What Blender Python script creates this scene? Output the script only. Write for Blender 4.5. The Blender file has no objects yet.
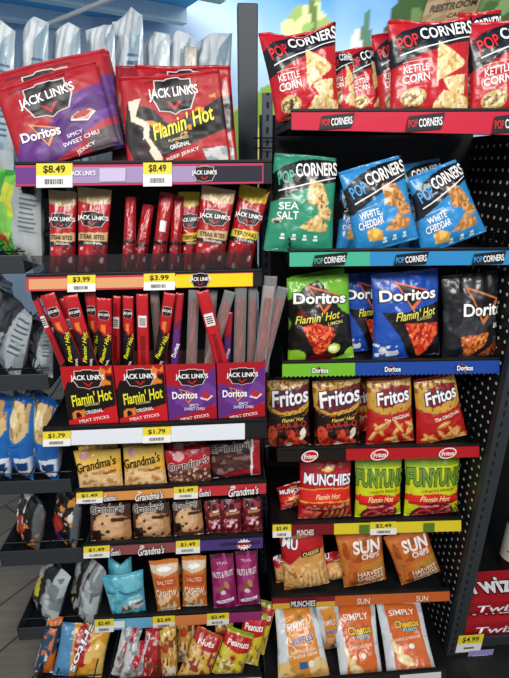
import bpy, math, random
import numpy as np
from mathutils import Vector, Matrix
from mathutils.geometry import tessellate_polygon
SC = bpy.context.scene
COL = SC.collection
# ------------------------------------------------------------------ camera
F, TILT, YAW = 459.0, math.radians(20.8), math.radians(4.0)
CAM = Vector((0, -1.2, 1.8))
FWD = Vector((math.sin(YAW)*math.cos(TILT), math.cos(YAW)*math.cos(TILT), -math.sin(TILT)))
RGT = Vector((math.cos(YAW), -math.sin(YAW), 0))
UPV = RGT.cross(FWD)
def ray(px, py): return FWD + RGT*((px-254.5)/F) - UPV*((py-339.0)/F)
def W(px, py, Y):
    d = ray(px, py); return CAM + d*((Y-CAM.y)/d.y)
def WZ(px, py, Z):
    d = ray(px, py); return CAM + d*((Z-CAM.z)/d.z)
cd = bpy.data.cameras.new('camera'); cam = bpy.data.objects.new('camera', cd); COL.objects.link(cam)
cam.matrix_world = Matrix.Translation(CAM) @ Matrix((RGT, UPV, -FWD)).transposed().to_4x4()
cd.sensor_fit = 'VERTICAL'; cd.sensor_height = 24.0; cd.lens = 24.0*F/678.0; cd.clip_start = .02
SC.camera = cam
# ------------------------------------------------------------------ colour / materials
def lin(c): return c/12.92 if c <= .04045 else ((c+.055)/1.055)**2.4
def hx(s):
    s = s.lstrip('#'); return tuple(lin(int(s[i:i+2], 16)/255) for i in (0, 2, 4))
MATS = {}
def mat(c, rough=.4, metal=0., spec=.5, name=None):
    key = (c, rough, metal, spec)
    if key in MATS: return MATS[key]
    m = bpy.data.materials.new(name or 'flat_'+c); m.use_nodes = True
    b = m.node_tree.nodes['Principled BSDF']
    b.inputs['Base Color'].default_value = (*hx(c), 1); b.inputs['Roughness'].default_value = rough
    b.inputs['Metallic'].default_value = metal; b.inputs['Specular IOR Level'].default_value = spec
    MATS[key] = m; return m
def print_mat(name, rough, spec, coat=0., bump=0.):
    m = bpy.data.materials.new(name); m.use_nodes = True; nt = m.node_tree
    b = nt.nodes['Principled BSDF']; a = nt.nodes.new('ShaderNodeAttribute'); a.attribute_name = 'Col'
    nt.links.new(a.outputs['Color'], b.inputs['Base Color'])
    b.inputs['Roughness'].default_value = rough; b.inputs['Specular IOR Level'].default_value = spec
    b.inputs['Coat Weight'].default_value = coat; b.inputs['Coat Roughness'].default_value = .12
    if bump:
        tc = nt.nodes.new('ShaderNodeTexCoord'); n = nt.nodes.new('ShaderNodeTexNoise'); n.inputs['Scale'].default_value = 38
        n.inputs['Detail'].default_value = 3; n.inputs['Distortion'].default_value = .8
        bp = nt.nodes.new('ShaderNodeBump'); bp.inputs['Strength'].default_value = bump; bp.inputs['Distance'].default_value = .004
        nt.links.new(tc.outputs['Object'], n.inputs['Vector']); nt.links.new(n.outputs['Fac'], bp.inputs['Height'])
        nt.links.new(bp.outputs['Normal'], b.inputs['Normal'])
    return m
FOIL = print_mat('printed_foil', .3, .45, .3, .6)
MATTE = print_mat('printed_matte_pouch', .5, .4, .05, .25)
CARD = print_mat('printed_card', .55, .3)
WALLP = print_mat('printed_wall_mural', .8, .1)
def film_mat(name, c, alpha, rough=.15):
    m = bpy.data.materials.new(name); m.use_nodes = True; nt = m.node_tree
    b = nt.nodes['Principled BSDF']; b.inputs['Base Color'].default_value = (*hx(c), 1)
    b.inputs['Roughness'].default_value = rough; b.inputs['Alpha'].default_value = alpha
    return m
FILM = film_mat('clear_film', 'e6e6e8', .13)
SMOKE = film_mat('smoked_plastic', '2a2a2c', .45)
CLEAR = film_mat('clear_acrylic', 'c9cccf', .16)
BLACK = mat('0b0c0e', .5, 0, .4, 'black_powder_coat'); CHAR = mat('2c3035', .45, 0, .5, 'charcoal_powder_coat')
WIRE = mat('08080a', .4, .2, .5, 'black_wire')
# ------------------------------------------------------------------ objects
def prop(o, label=None, cat=None, group=None, kind=None):
    if label: o['label'] = label
    if cat: o['category'] = cat
    if group: o['group'] = group
    if kind: o['kind'] = kind
    return o
def link(name, me, M=None, parent=None):
    o = bpy.data.objects.new(name, me); COL.objects.link(o)
    if parent is not None: o.parent = parent
    if M is not None: o.matrix_world = M if parent is None else M; 
    if parent is not None: o.matrix_parent_inverse = Matrix.Identity(4); o.matrix_basis = M if M is not None else Matrix.Identity(4)
    return o
def empty(name, loc, label, cat, group=None):
    o = bpy.data.objects.new(name, None); COL.objects.link(o); o.location = loc; o.empty_display_size = .05
    return prop(o, label, cat, group)
class MB:
    """collects faces; build() links one mesh object"""
    def __init__(s): s.v = []; s.f = []; s.m = []; s.mats = []
    def slot(s, m):
        if m not in s.mats: s.mats.append(m)
        return s.mats.index(m)
    def add(s, vs, fs, m):
        k = len(s.v); i = s.slot(m); s.v += [tuple(v) for v in vs]
        for f in fs: s.f.append([k+j for j in f]); s.m.append(i)
    def hexa(s, p, m):   # p: 8 points, bottom loop then top loop
        s.add(p, [(3,2,1,0),(4,5,6,7),(0,1,5,4),(1,2,6,5),(2,3,7,6),(3,0,4,7)], m); return s
    def box(s, x0, x1, y0, y1, z0, z1, m):
        return s.hexa([(x0,y0,z0),(x1,y0,z0),(x1,y1,z0),(x0,y1,z0),(x0,y0,z1),(x1,y0,z1),(x1,y1,z1),(x0,y1,z1)], m)
    def rod(s, a, b, r, m, n=6):
        a = Vector(a); b = Vector(b); d = (b-a).normalized(); u = d.orthogonal().normalized(); w = d.cross(u)
        vs = [p+u*(r*math.cos(2*math.pi*i/n))+w*(r*math.sin(2*math.pi*i/n)) for p in (a, b) for i in range(n)]
        s.add(vs, [(i,(i+1)%n,n+(i+1)%n,n+i) for i in range(n)]+[tuple(range(n))[::-1], tuple(range(n,2*n))], m); return s
    def build(s, name, parent=None, M=None, off=None, bevel=0):
        me = bpy.data.meshes.new(name)
        vs = s.v if off is None else [(v[0]-off[0], v[1]-off[1], v[2]-off[2]) for v in s.v]
        me.from_pydata(vs, [], s.f); me.update()
        for m in s.mats: me.materials.append(m)
        me.polygons.foreach_set('material_index', s.m)
        o = link(name, me, M, parent)
        if bevel:
            b = o.modifiers.new('bevel', 'BEVEL'); b.width = bevel; b.segments = 2; b.limit_method = 'ANGLE'
        return o
# ------------------------------------------------------------------ noise
def vnoise(x, y, seed):
    rs = np.random.RandomState(seed); T = rs.rand(64, 64)
    xi = np.floor(x).astype(int); yi = np.floor(y).astype(int); fx = x-xi; fy = y-yi
    fx = fx*fx*(3-2*fx); fy = fy*fy*(3-2*fy)
    g = lambda i, j: T[i % 64, j % 64]
    return (g(xi,yi)*(1-fx)+g(xi+1,yi)*fx)*(1-fy)+(g(xi,yi+1)*(1-fx)+g(xi+1,yi+1)*fx)*fy
def in_poly(A, B, pts):
    r = np.zeros(A.shape, bool); n = len(pts); j = n-1
    for i in range(n):
        xi, yi = pts[i]; xj, yj = pts[j]
        if yi != yj:
            c = ((yi > B) != (yj > B)) & (A < (xj-xi)*(B-yi)/(yj-yi)+xi); r ^= c
        j = i
    return r
# ------------------------------------------------------------------ text
TXT = {}
def text_tris(s, bold=.02, shear=0., spacing=1.0):
    k = (s, round(bold, 3), shear, spacing)
    if k in TXT: return TXT[k]
    cu = bpy.data.curves.new('tmp', 'FONT'); cu.body = s; cu.offset = bold; cu.shear = shear; cu.resolution_u = 3
    cu.space_character = spacing; cu.size = 1
    o = bpy.data.objects.new('tmp', cu); COL.objects.link(o)
    dg = bpy.context.evaluated_depsgraph_get(); me = bpy.data.meshes.new_from_object(o.evaluated_get(dg))
    me.calc_loop_triangles()
    v = np.array([x.co[:2] for x in me.vertices]); t = np.array([x.vertices[:] for x in me.loop_triangles])
    bpy.data.objects.remove(o); bpy.data.curves.remove(cu); bpy.data.meshes.remove(me)
    TXT[k] = (v, t); return TXT[k]
def split(v, t, L, mx=3):
    for _ in range(mx):
        e = max(np.abs(v[t[:, i]]-v[t[:, (i+1) % 3]]).max() for i in range(3)) if len(t) else 0
        if e <= L: break
        a, b, c = v[t[:,0]], v[t[:,1]], v[t[:,2]]
        big = np.maximum(np.maximum(np.abs(a-b).max(1), np.abs(b-c).max(1)), np.abs(c-a).max(1)) > L
        keep = t[~big]; a, b, c = a[big], b[big], c[big]; n = len(a)
        ab, bc, ca = (a+b)/2, (b+c)/2, (c+a)/2; k = len(v)
        v = np.vstack([v, a, b, c, ab, bc, ca]); i = np.arange(n)
        A, B, C_, AB, BC, CA = [k+i+n*q for q in range(6)]
        t = np.vstack([keep]+[np.stack(q, 1) for q in ((A,AB,CA),(AB,B,BC),(CA,BC,C_),(AB,BC,CA))])
    return v, t
# ------------------------------------------------------------------ artwork description
class Art:
    """printed artwork in (a,b): a 0..1 left to right, b 0..1 bottom to top"""
    def __init__(s, base, back=None): s.base = hx(base); s.back = hx(back or base); s.ops = []; s.pieces = []
    def p(s, c, *pts): s.ops.append(('p', hx(c), pts, None)); return s
    def e(s, c, a, b, ra, rb, rot=0): 
        s.ops.append(('e', hx(c), (a, b, ra, rb, math.radians(rot)), None)); return s
    def n(s, c, pts, scale=20, th=.5, seed=1):    # speckles of colour c inside polygon pts
        s.ops.append(('n', hx(c), pts, (scale, th, seed))); return s
    def t(s, txt, a, b, w, h, c='ffffff', rot=0, shear=0, bold=.02, out=None, ow=.05, part='lettering', layer=2, arc=0):
        s.pieces.append(dict(k='t', s=txt, a=a, b=b, w=w, h=h, c=c, rot=rot, shear=shear, bold=bold, out=out, ow=ow, part=part, layer=layer, arc=arc)); return s
    def g(s, c, pts, part='emblem', layer=1):     # crisp graphic
        s.pieces.append(dict(k='p', pts=pts, c=c, part=part, layer=layer)); return s
    def paint(s, A, B):
        C = np.empty(A.shape+(3,)); C[...] = s.base
        for k, c, d, ex in s.ops:
            if k == 'p': m = in_poly(A, B, d)
            elif k == 'e':
                a, b, ra, rb, r = d; x = A-a; y = B-b; u = x*math.cos(r)+y*math.sin(r); w = -x*math.sin(r)+y*math.cos(r)
                m = (u/ra)**2+(w/rb)**2 < 1
            else:
                sc, th, sd = ex; m = in_poly(A, B, d) & (vnoise(A*sc+9, B*sc*1.1+9, sd) > th)
            C[m] = c
        return C
# ------------------------------------------------------------------ bags
SEED = [100]
def add_attr(me, C):
    at = me.color_attributes.new('Col', 'FLOAT_COLOR', 'POINT')
    C4 = np.ones((len(me.vertices), 4), np.float32); C4[:, :3] = C; at.data.foreach_set('color', C4.ravel())
def mesh_np(name, v, f, mats, C=None, smooth=True, mi=None):
    me = bpy.data.meshes.new(name); f = np.asarray(f); k = f.shape[1]
    me.vertices.add(len(v)); me.vertices.foreach_set('co', np.asarray(v, np.float32).ravel())
    me.loops.add(f.size); me.loops.foreach_set('vertex_index', f.ravel().astype(np.int32))
    me.polygons.add(len(f)); me.polygons.foreach_set('loop_start', np.arange(0, f.size, k, dtype=np.int32))
    me.polygons.foreach_set('loop_total', np.full(len(f), k, np.int32))
    me.polygons.foreach_set('use_smooth', np.full(len(f), smooth, bool))
    for m in mats: me.materials.append(m)
    if mi is not None: me.polygons.foreach_set('material_index', np.asarray(mi, np.int32))
    me.update(calc_edges=True); me.validate()
    if C is not None: add_attr(me, C)
    return me
def gridf(nx, ny, flip=False):
    i, j = np.meshgrid(np.arange(nx), np.arange(ny)); k = (j*(nx+1)+i).ravel()
    q = np.stack([k, k+1, k+nx+2, k+nx+1], 1)
    return q[:, ::-1] if flip else q
class Surf:
    def __init__(s, P, N, A, B): s.P = P; s.N = N; s.a0, s.a1 = A; s.b0, s.b1 = B
    def __call__(s, a, b, off):
        ny, nx = s.P.shape[:2]
        x = np.clip((a-s.a0)/(s.a1-s.a0), 0, 1)*(nx-1); y = np.clip((b-s.b0)/(s.b1-s.b0), 0, 1)*(ny-1)
        i = np.minimum(x.astype(int), nx-2); j = np.minimum(y.astype(int), ny-2); fx = (x-i)[:, None]; fy = (y-j)[:, None]
        def bl(T): return (T[j,i]*(1-fx)+T[j,i+1]*fx)*(1-fy)+(T[j+1,i]*(1-fx)+T[j+1,i+1]*fx)*fy
        return bl(s.P)+bl(s.N)*off
def lettering(art, surf, root, w, h, cell, offs=(.0012, .0005)):
    parts = {}
    def put(pt, v, t, c, layer):
        d = parts.setdefault(pt, dict(v=[], t=[], mi=[], mats=[], n=0))
        m = mat(c, .42)
        if m not in d['mats']: d['mats'].append(m)
        V = surf(v[:,0], v[:,1], offs[0]+offs[1]*layer); d['v'].append(V); d['t'].append(t+d['n']); d['n'] += len(V)
        d['mi'] += [d['mats'].index(m)]*len(t)
    for q in art.pieces:
        if q['k'] == 'p':
            pts = [Vector((x, y, 0)) for x, y in q['pts']]; t = np.array(tessellate_polygon([pts])); v = np.array([p[:2] for p in pts])
            a, b, c = v[t[:,0]], v[t[:,1]], v[t[:,2]]; fl = np.cross(b-a, c-a) < 0; t[fl] = t[fl][:, ::-1]
            v, t = split(v, t, cell, 5); put(q['part'], v, t, q['c'], q['layer']); continue
        v0, _ = text_tris(q['s'], q['bold'], q['shear'])
        lo, hi = v0.min(0), v0.max(0); ce = (lo+hi)/2; sz = hi-lo
        q = dict(q, bold=q['bold']*.55, ow=q['ow']*.8); runs = [(q['bold'], q['c'], q['layer'])]
        if q['out']: runs.insert(0, (q['bold']+q['ow'], q['out'], q['layer']-1))
        r = math.radians(q['rot'])
        for bo, c, ly in runs:
            v, t = text_tris(q['s'], bo, q['shear']); u = (v-ce)/sz
            u = np.stack([u[:,0], u[:,1]], 1)
            y = u[:,1]+q['arc']*(.25-u[:,0]**2)
            X = u[:,0]*q['w']*w; Y = y*q['h']*h
            P = np.stack([q['a']+(X*math.cos(r)-Y*math.sin(r))/w, q['b']+(X*math.sin(r)+Y*math.cos(r))/h], 1)
            P, t = split(P, t, cell, 3); put(q['part'], P, t, c, ly)
    for pt, d in parts.items():
        me = mesh_np(pt, np.vstack(d['v']), np.vstack(d['t']), d['mats'], None, True, d['mi']); link(pt, me, None, root)
def frame_from_quad(q, Y, lean, deck, dy=None):
    TL, TR, BR, BL = [(q[i], q[i+1]) for i in (0, 2, 4, 6)]
    tm = ((TL[0]+TR[0])/2, (TL[1]+TR[1])/2); bm = ((BL[0]+BR[0])/2, (BL[1]+BR[1])/2)
    Pt = W(*tm, Y+lean); Pb = W(*bm, Y)
    wt = (W(*TR, Y+lean)-W(*TL, Y+lean)); wb = (W(*BR, Y)-W(*BL, Y))
    return Pt, Pb, wt, wb
def bag(name, label, cat, q, art, Y=.07, lean=.03, t=.05, deck=None, group=None, rot=0, w=None, m=None, crinkle=1., dip=0., seals=True, res=1., fall=True, flat=False, pinch=.04, film=None, up=0.):
    """a filled bag whose outline in the photograph is quad q (TL TR BR BL) at depth Y"""
    SEED[0] += 1; sd = SEED[0]; rs = np.random.RandomState(sd)
    zd = deck(W((q[4]+q[6])/2, (q[5]+q[7])/2, Y).x) if callable(deck) else deck
    Pt, Pb, wt, wb = frame_from_quad(q, Y, lean, deck)
    ax = (Pt-Pb); h = ax.length; Z = ax/h; wv = (wt+wb)/2; X = (wv-Z*wv.dot(Z)).normalized(); ww = wv.length
    Wt, Wb = wt.length, wb.length
    if w is None: w = ww
    else: Wt = Wb = w
    if rot: X = (Matrix.Rotation(math.radians(rot), 3, Z) @ X)
    N = Z.cross(X)           # +N points away from the viewer (back)
    ext = 0.
    if zd is not None:
        low = Pb.z-abs(X.z)*w/2; ext = (low-zd-.001)/Z.z
        if ext < -.3*h: Pb = Pb-Vector((0, 0, low-zd-.001)); ext = 0
    H = h*(1+up)+ext; O = Pb-Z*ext; b0 = -ext/h; b1 = 1+up
    px = max(abs(q[2]-q[0]), abs(q[4]-q[6])); py = abs((q[5]+q[7])/2-(q[1]+q[3])/2)
    nx = int(np.clip(px*1.05*res, 8, 110)); ny = int(np.clip(py*1.05*res*(H/h), 10, 130))
    def shape(nx, ny, sgn):
        A, U = np.meshgrid(np.linspace(0, 1, nx+1), np.linspace(0, 1, ny+1)); B = b0+(b1-b0)*U
        s = 2*A-1; e = np.abs(2*U-1)
        prof = np.clip(1-np.abs(s)**2.6, 0, 1)**.62*np.clip(1-e**3.2, 0, 1)**.75*(1.12-.28*U)
        if flat: prof = np.clip(1-np.abs(s)**5, 0, 1)**.5*np.clip(1-e**6, 0, 1)**.5
        d = t/2*prof
        wl = Wb+(Wt-Wb)*U
        hw = wl/2*(1-pinch*np.sin(np.pi*U)**2)
        mp = np.minimum(w, H)
        cr = np.zeros_like(A)
        if crinkle:
            for k in range(12):
                th = rs.rand()*np.pi; c = rs.rand()*1.2-.1; dd = (A-.5)*w/mp*np.cos(th)+(U-.5)*H/mp*np.sin(th)-(c-.5)*1.1
                L = rs.uniform(.2, .5); cx, cy = rs.rand()-.5, rs.rand()-.5
                al = np.exp(-(((A-.5-cx)**2+(U-.5-cy)**2)/L**2))
                cr += rs.uniform(-.6, .9)*np.exp(-(dd/rs.uniform(.02, .06))**2)*al
            cr += (vnoise(A*5+sd, U*6, sd)-.5)*1.6+(vnoise(A*13, U*14, sd+1)-.5)*.7
            edge = np.exp(-(1-U)*9)+np.exp(-U*9); cr += edge*np.sin(A*rs.uniform(24, 34)+3*vnoise(A*4, U*2, sd+2))*.8
        env = np.clip(1-np.abs(s)**6, 0, 1)*np.clip(1-e**10, 0, 1)
        d = d+cr*.004*crinkle*env*min(1, w/.12)
        zz = U*H-dip*h*np.clip(1-np.abs(s-.1)*1.2, 0, 1)*np.clip((U-.6)/.4, 0, 1)**2
        wob = .006*min(1, w/.15)*(vnoise(A*3, U*4, sd+5)-.5)*crinkle
        P = np.stack([s*hw+wob*0, sgn*d+wob*np.clip(1-e**6, 0, 1)*0+.004*np.sin(np.pi*A*2+sd)*(np.exp(-(1-U)*8))*crinkle*min(1, w/.12), zz], 2)
        return P, A, B
    P, A, B = shape(nx, ny, -1)
    st = rs.get_state(); 
    P2, A2, B2 = shape(max(6, nx//3), max(8, ny//3), 1)
    C = art.paint(A, B)
    v = np.vstack([P.reshape(-1, 3), P2.reshape(-1, 3)])
    CC = np.vstack([C.reshape(-1, 3), (art.backart.paint(1-A2, B2).reshape(-1, 3) if getattr(art, 'backart', None) else np.tile(art.back, (P2.shape[0]*P2.shape[1], 1)))])
    f = np.vstack([gridf(nx, ny), gridf(max(6, nx//3), max(8, ny//3), True)+(nx+1)*(ny+1)])
    me = mesh_np(name, v, f, [film or m or FOIL], CC)
    M = Matrix((X, N, Z)).transposed().to_4x4(); M.translation = O
    o = link(name, me, M); prop(o, label, cat, group)
    du = np.gradient(P, axis=1); dv = np.gradient(P, axis=0); Nn = np.cross(du, dv); Nn /= np.linalg.norm(Nn, axis=2, keepdims=True)+1e-9
    sf = Surf(P, Nn, (0, 1), (b0, b1))
    lettering(art, sf, o, w, h, 1.6/max(nx, ny)*1.2)
    if seals:
        for nm, u0, u1 in (('top_seal', .962, 1.), ('bottom_seal', 0, .03)):
            if nm == 'bottom_seal' and ext > .02: continue
            k = 7; nn = nx
            aa, uu = np.meshgrid(np.linspace(0, 1, nn+1), np.linspace(u0, u1, k*2+1)); bb = b0+(b1-b0)*uu
            rid = .0008+.0007*(np.arange((k*2+1)) % 2)[:, None]+0*aa
            V = sf(aa.ravel(), bb.ravel(), rid.ravel()[:, None]); cc = art.paint(np.clip(aa, .01, .99), np.full_like(bb, b1-.02 if u1 == 1 else max(b0+.01, .01)))
            ms = mesh_np(nm, V, gridf(nn, k*2), [m or FOIL], cc.reshape(-1, 3), False); link(nm, ms, None, o)
    return o
# ------------------------------------------------------------------ shelves
class Shelf: pass
def shelf(name, label, TL, TR, BR, BL, Y, sections, depth=.34, lip=.007, group=None, end=(0, 0), deckdrop=.02, fence=None, scallop=None, logos=(), wire=False, chan='1a1c1f', top_lip=True):
    """a shelf board with its price channel; corners of the channel face in photo pixels at depth Y"""
    s = Shelf(); s.Y = Y
    def edge(x, f):   # point on channel face
        u = (x-TL[0])/(TR[0]-TL[0]); yt = TL[1]+(TR[1]-TL[1])*u; yb = BL[1]+(BR[1]-BL[1])*u
        return W(x, yt+(yb-yt)*f, Y)
    s.edge = edge
    xl, xr = TL[0]-end[0], TR[0]+end[1]
    a, b, c, d = edge(xl, 0), edge(xr, 0), edge(xr, 1), edge(xl, 1)
    z0, z1 = a.z-deckdrop, b.z-deckdrop
    s.deck = lambda x: z0+(z1-z0)*(x-a.x)/(b.x-a.x)
    s.org = org = Vector(((a.x+b.x)/2, Y+.01, min(z0, z1))); s.root = r = empty(name, org, label, 'shelf', group)
    yb = Y+depth
    dk = MB(); th = .014
    dk.hexa([(a.x, Y+.012, z0-th), (b.x, Y+.012, z1-th), (b.x, yb, z1-th), (a.x, yb, z0-th), (a.x, Y+.012, z0), (b.x, Y+.012, z1), (b.x, yb, z1), (a.x, yb, z0)], BLACK)
    dk.build('deck', r, off=org)
    ch = MB(); cm = mat(chan, .35)
    y0, y1 = Y+.0015, Y+.012
    ch.hexa([(d.x,y0,d.z),(c.x,y0,c.z),(c.x,y1,c.z),(d.x,y1,d.z),(a.x,y0,a.z),(b.x,y0,b.z),(b.x,y1,b.z),(a.x,y1,a.z)], cm)
    if top_lip:
        ch.hexa([(a.x,y0-.003,a.z),(b.x,y0-.003,b.z),(b.x,y1,b.z),(a.x,y1,a.z),(a.x,y0-.003,a.z+lip),(b.x,y0-.003,b.z+lip),(b.x,y1,b.z+lip),(a.x,y1,a.z+lip)], BLACK)
    ch.build('price_channel', r, off=org, bevel=.0012)
    s.strips = []
    for si, (x0, x1, f0, f1, col) in enumerate(sections):
        ys = Y-.001-.0006*si
        m = MB(); n = 1
        if scallop:
            pts = [edge(x0, f0), edge(x1, f0)]; N = int((x1-x0)/2.2); low = []
            for i in range(N+1):
                x = x1+(x0-x1)*i/N; low.append(edge(x, f1-(0 if i % 2 else scallop)))
            top = [edge(x1+(x0-x1)*i/N, f0) for i in range(N+1)]
            for i in range(N):
                q = [top[i], low[i], low[i+1], top[i+1]]; m.add([(p.x, Y-.0005, p.z) for p in q], [(0,1,2,3)][::1], mat(col, .35))
        else:
            q = [edge(x0, f1), edge(x1, f1), edge(x1, f0), edge(x0, f0)]
            m.hexa([(q[0].x,ys,q[0].z),(q[1].x,ys,q[1].z),(q[1].x,Y+.001,q[1].z),(q[0].x,Y+.001,q[0].z),(q[3].x,ys,q[3].z),(q[2].x,ys,q[2].z),(q[2].x,Y+.001,q[2].z),(q[3].x,Y+.001,q[3].z)], mat(col, .3))
        s.strips.append((x0, x1, m.build('header_strip', r, off=org)))
    for lg in logos: strip_logo(s, *lg)
    if fence:
        fm = MB(); x0, x1, hh, fmat = fence; p, q = edge(x0, 0), edge(x1, 0)
        fm.hexa([(p.x,Y+.013,p.z-.004),(q.x,Y+.013,q.z-.004),(q.x,Y+.015,q.z-.004),(p.x,Y+.015,p.z-.004),(p.x,Y+.013,p.z+hh),(q.x,Y+.013,q.z+hh),(q.x,Y+.015,q.z+hh),(p.x,Y+.015,p.z+hh)], fmat)
        fm.build('plastic_fence', r, off=org)
    for sx in ((a, z0), (b, z1)):
        br = MB(); x = sx[0].x; z = sx[1]; sg = -1 if sx[0] is a else 1
        if wire:
            for k in range(4): br.rod((x-sg*.004, Y+.012, z+.004+.014*k), (x-sg*.004, yb, z+.006+.03*k), .0022, WIRE)
            for k in range(7): 
                yy = Y+.012+depth*k/6.2; br.rod((x-sg*.004, yy, z), (x-sg*.004, yy, z+.046+.05*k/6), .0022, WIRE)
            br.build('wire_side', r, off=org)
        else:
            br.add([(x, Y+.012, max(z-.045, .024)), (x, Y+.012, z+.004), (x, yb, z+.03), (x, yb, max(z-.09, .024))], [(0,1,2,3)], CHAR)
            br.add([(x-sg*.003, Y+.012, max(z-.045, .024)), (x-sg*.003, Y+.012, z+.004), (x-sg*.003, yb, z+.03), (x-sg*.003, yb, max(z-.09, .024))], [(3,2,1,0)], CHAR)
            br.add([(x, Y+.012, z+.004), (x-sg*.003, Y+.012, z+.004), (x-sg*.003, yb, z+.03), (x, yb, z+.03)], [(0,1,2,3)], CHAR)
            br.build('side_bracket', r, off=org)
    return s
class Plane2:
    """flat lettering carrier on a channel between two photo columns"""
    def __init__(s, sh, x0, x1, f0, f1, dy): s.sh, s.x0, s.x1, s.f0, s.f1, s.dy = sh, x0, x1, f0, f1, dy
    def __call__(s, a, b, off):
        p = s.sh
        TL, TR, BL = p.edge(s.x0, s.f0), p.edge(s.x1, s.f0), p.edge(s.x0, s.f1); o = s.org
        V = np.outer(1-a, np.array(BL))+np.outer(a, np.array(TR)-np.array(TL)+np.array(BL))-0
        V = np.array(BL)[None]+np.outer(a, np.array(TR)-np.array(TL))+np.outer(b, np.array(TL)-np.array(BL))
        V[:, 1] = p.Y-s.dy; V[:, 1:2] -= off
        return V-np.array(o)[None]
def on_strip(sh, art, x0, x1, f0, f1, root, org, dy=.001):
    pl = Plane2(sh, x0, x1, f0, f1, dy); pl.org = org
    w = (sh.edge(x1, f0)-sh.edge(x0, f0)).length; h = (sh.edge(x0, f1)-sh.edge(x0, f0)).length
    lettering(art, pl, root, w, h, 9, (.0006, .0004))
SHIELD = [(.08,.95),(.3,.95),(.36,1.),(.64,1.),(.7,.95),(.92,.95),(.92,.72),(1,.5),(.92,.3),(.86,.12),(.62,.08),(.5,0),(.38,.08),(.14,.12),(.08,.3),(0,.5),(.08,.72)]
def sub(pts, a, b, w, h): return [(a+(x-.5)*w, b+(y-.5)*h) for x, y in pts]
def jack(art, a, b, w, h, rot=0, tw=1.12, part='brand_emblem'):
    art.g('c8bdb8', sub(SHIELD, a, b, w, h), part, 0); art.g('170d0f', sub(SHIELD, a, b, w*.93, h*.93), part, 1)
    art.g('b5121b', sub([(.28,.36),(.5,.08),(.72,.36),(.62,.36),(.5,.2),(.38,.36)], a, b, w*.8, h*.9), part, 2)
    art.t("JACK LINK'S", a, b+h*.08, w*tw, h*.34, 'f6f3f2', rot, 0, .035, part=part, layer=3)
def strip_logo(sh, kind, x0, x1, f0=.0, f1=1., col='ffffff', bg=None, txt=''):
    A = Art('000000')
    if kind == 'jack': jack(A, .5, .5, .9, .9)
    elif kind == 'pop':
        A.g('14161a', [(.02,.0),(.9,.12),(.98,1.),(.1,.8)], 'brand_patch', 0)
        A.t('POP', .2, .42, .24, .42, col, 5, .1, .03, part='brand_patch'); A.t('CORNERS', .63, .5, .58, .46, 'f4f4f4', 5, .1, .03, part='brand_patch')
    elif kind == 'dor':
        A.g('c85a28', [(.3,.95),(.62,.6),(.55,.1),(.5,0),(.42,.3)], 'brand_patch', 0); A.g('15100e', [(.34,.88),(.58,.58),(.5,.1),(.44,.35)], 'brand_patch', 1)
        A.t('Doritos', .5, .5, 1., .5, 'ffffff', 0, 0, .04, '101014', .05, 'brand_patch', 4)
    elif kind == 'fri':
        el = [(.5+.5*math.cos(k*.2618), .5+.5*math.sin(k*.2618)+.12*math.cos(k*.2618)) for k in range(24)]
        A.g('f2e9e6', el, 'brand_patch', 0); A.g('c0141f', [(.5+(x-.5)*.86, .5+(y-.5)*.8) for x, y in el], 'brand_patch', 1)
        A.t('Fritos', .5, .5, .72, .42, 'ffffff', 5, .2, .03, part='brand_patch', layer=4)
    elif kind == 'gran':
        A.t("Grandma's", .5, .42, .98, .8, 'ffffff', 4, .35, .02, '2a1410', .05, 'brand_patch', 3)
        A.g('e9c9c4', [(.16+.09*math.cos(k*.5236), .8+.2*math.sin(k*.5236)) for k in range(12)], 'brand_patch', 0)
    elif kind == 'txt':
        if bg: A.g(bg, [(0,0),(1,0),(1,1),(0,1)], 'brand_patch', 0)
        A.t(txt, .5, .5, .94, .78, col, 0, .05, .03, part='brand_patch', layer=2)
    elif kind == 'burst':
        n = 14; A.g('f4f0f0', [(.5+(.5 if k % 2 else .34)*math.cos(k*math.pi/n), .5+(.55 if k % 2 else .36)*math.sin(k*math.pi/n)) for k in range(2*n)], 'brand_patch', 0)
        A.t(txt, .5, .5, .8, .4, col, 0, 0, .03, part='brand_patch', layer=2)
    elif kind == 'gra2':
        A.g(bg, [(0,0),(1,0),(1,1),(0,1)], 'brand_patch', 0)
    host = [o for a, b, o in sh.strips if a-1 <= (x0+x1)/2 <= b+1]
    on_strip(sh, A, x0, x1, f0, f1, host[-1] if host else sh.root, sh.org, .0045)
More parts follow.
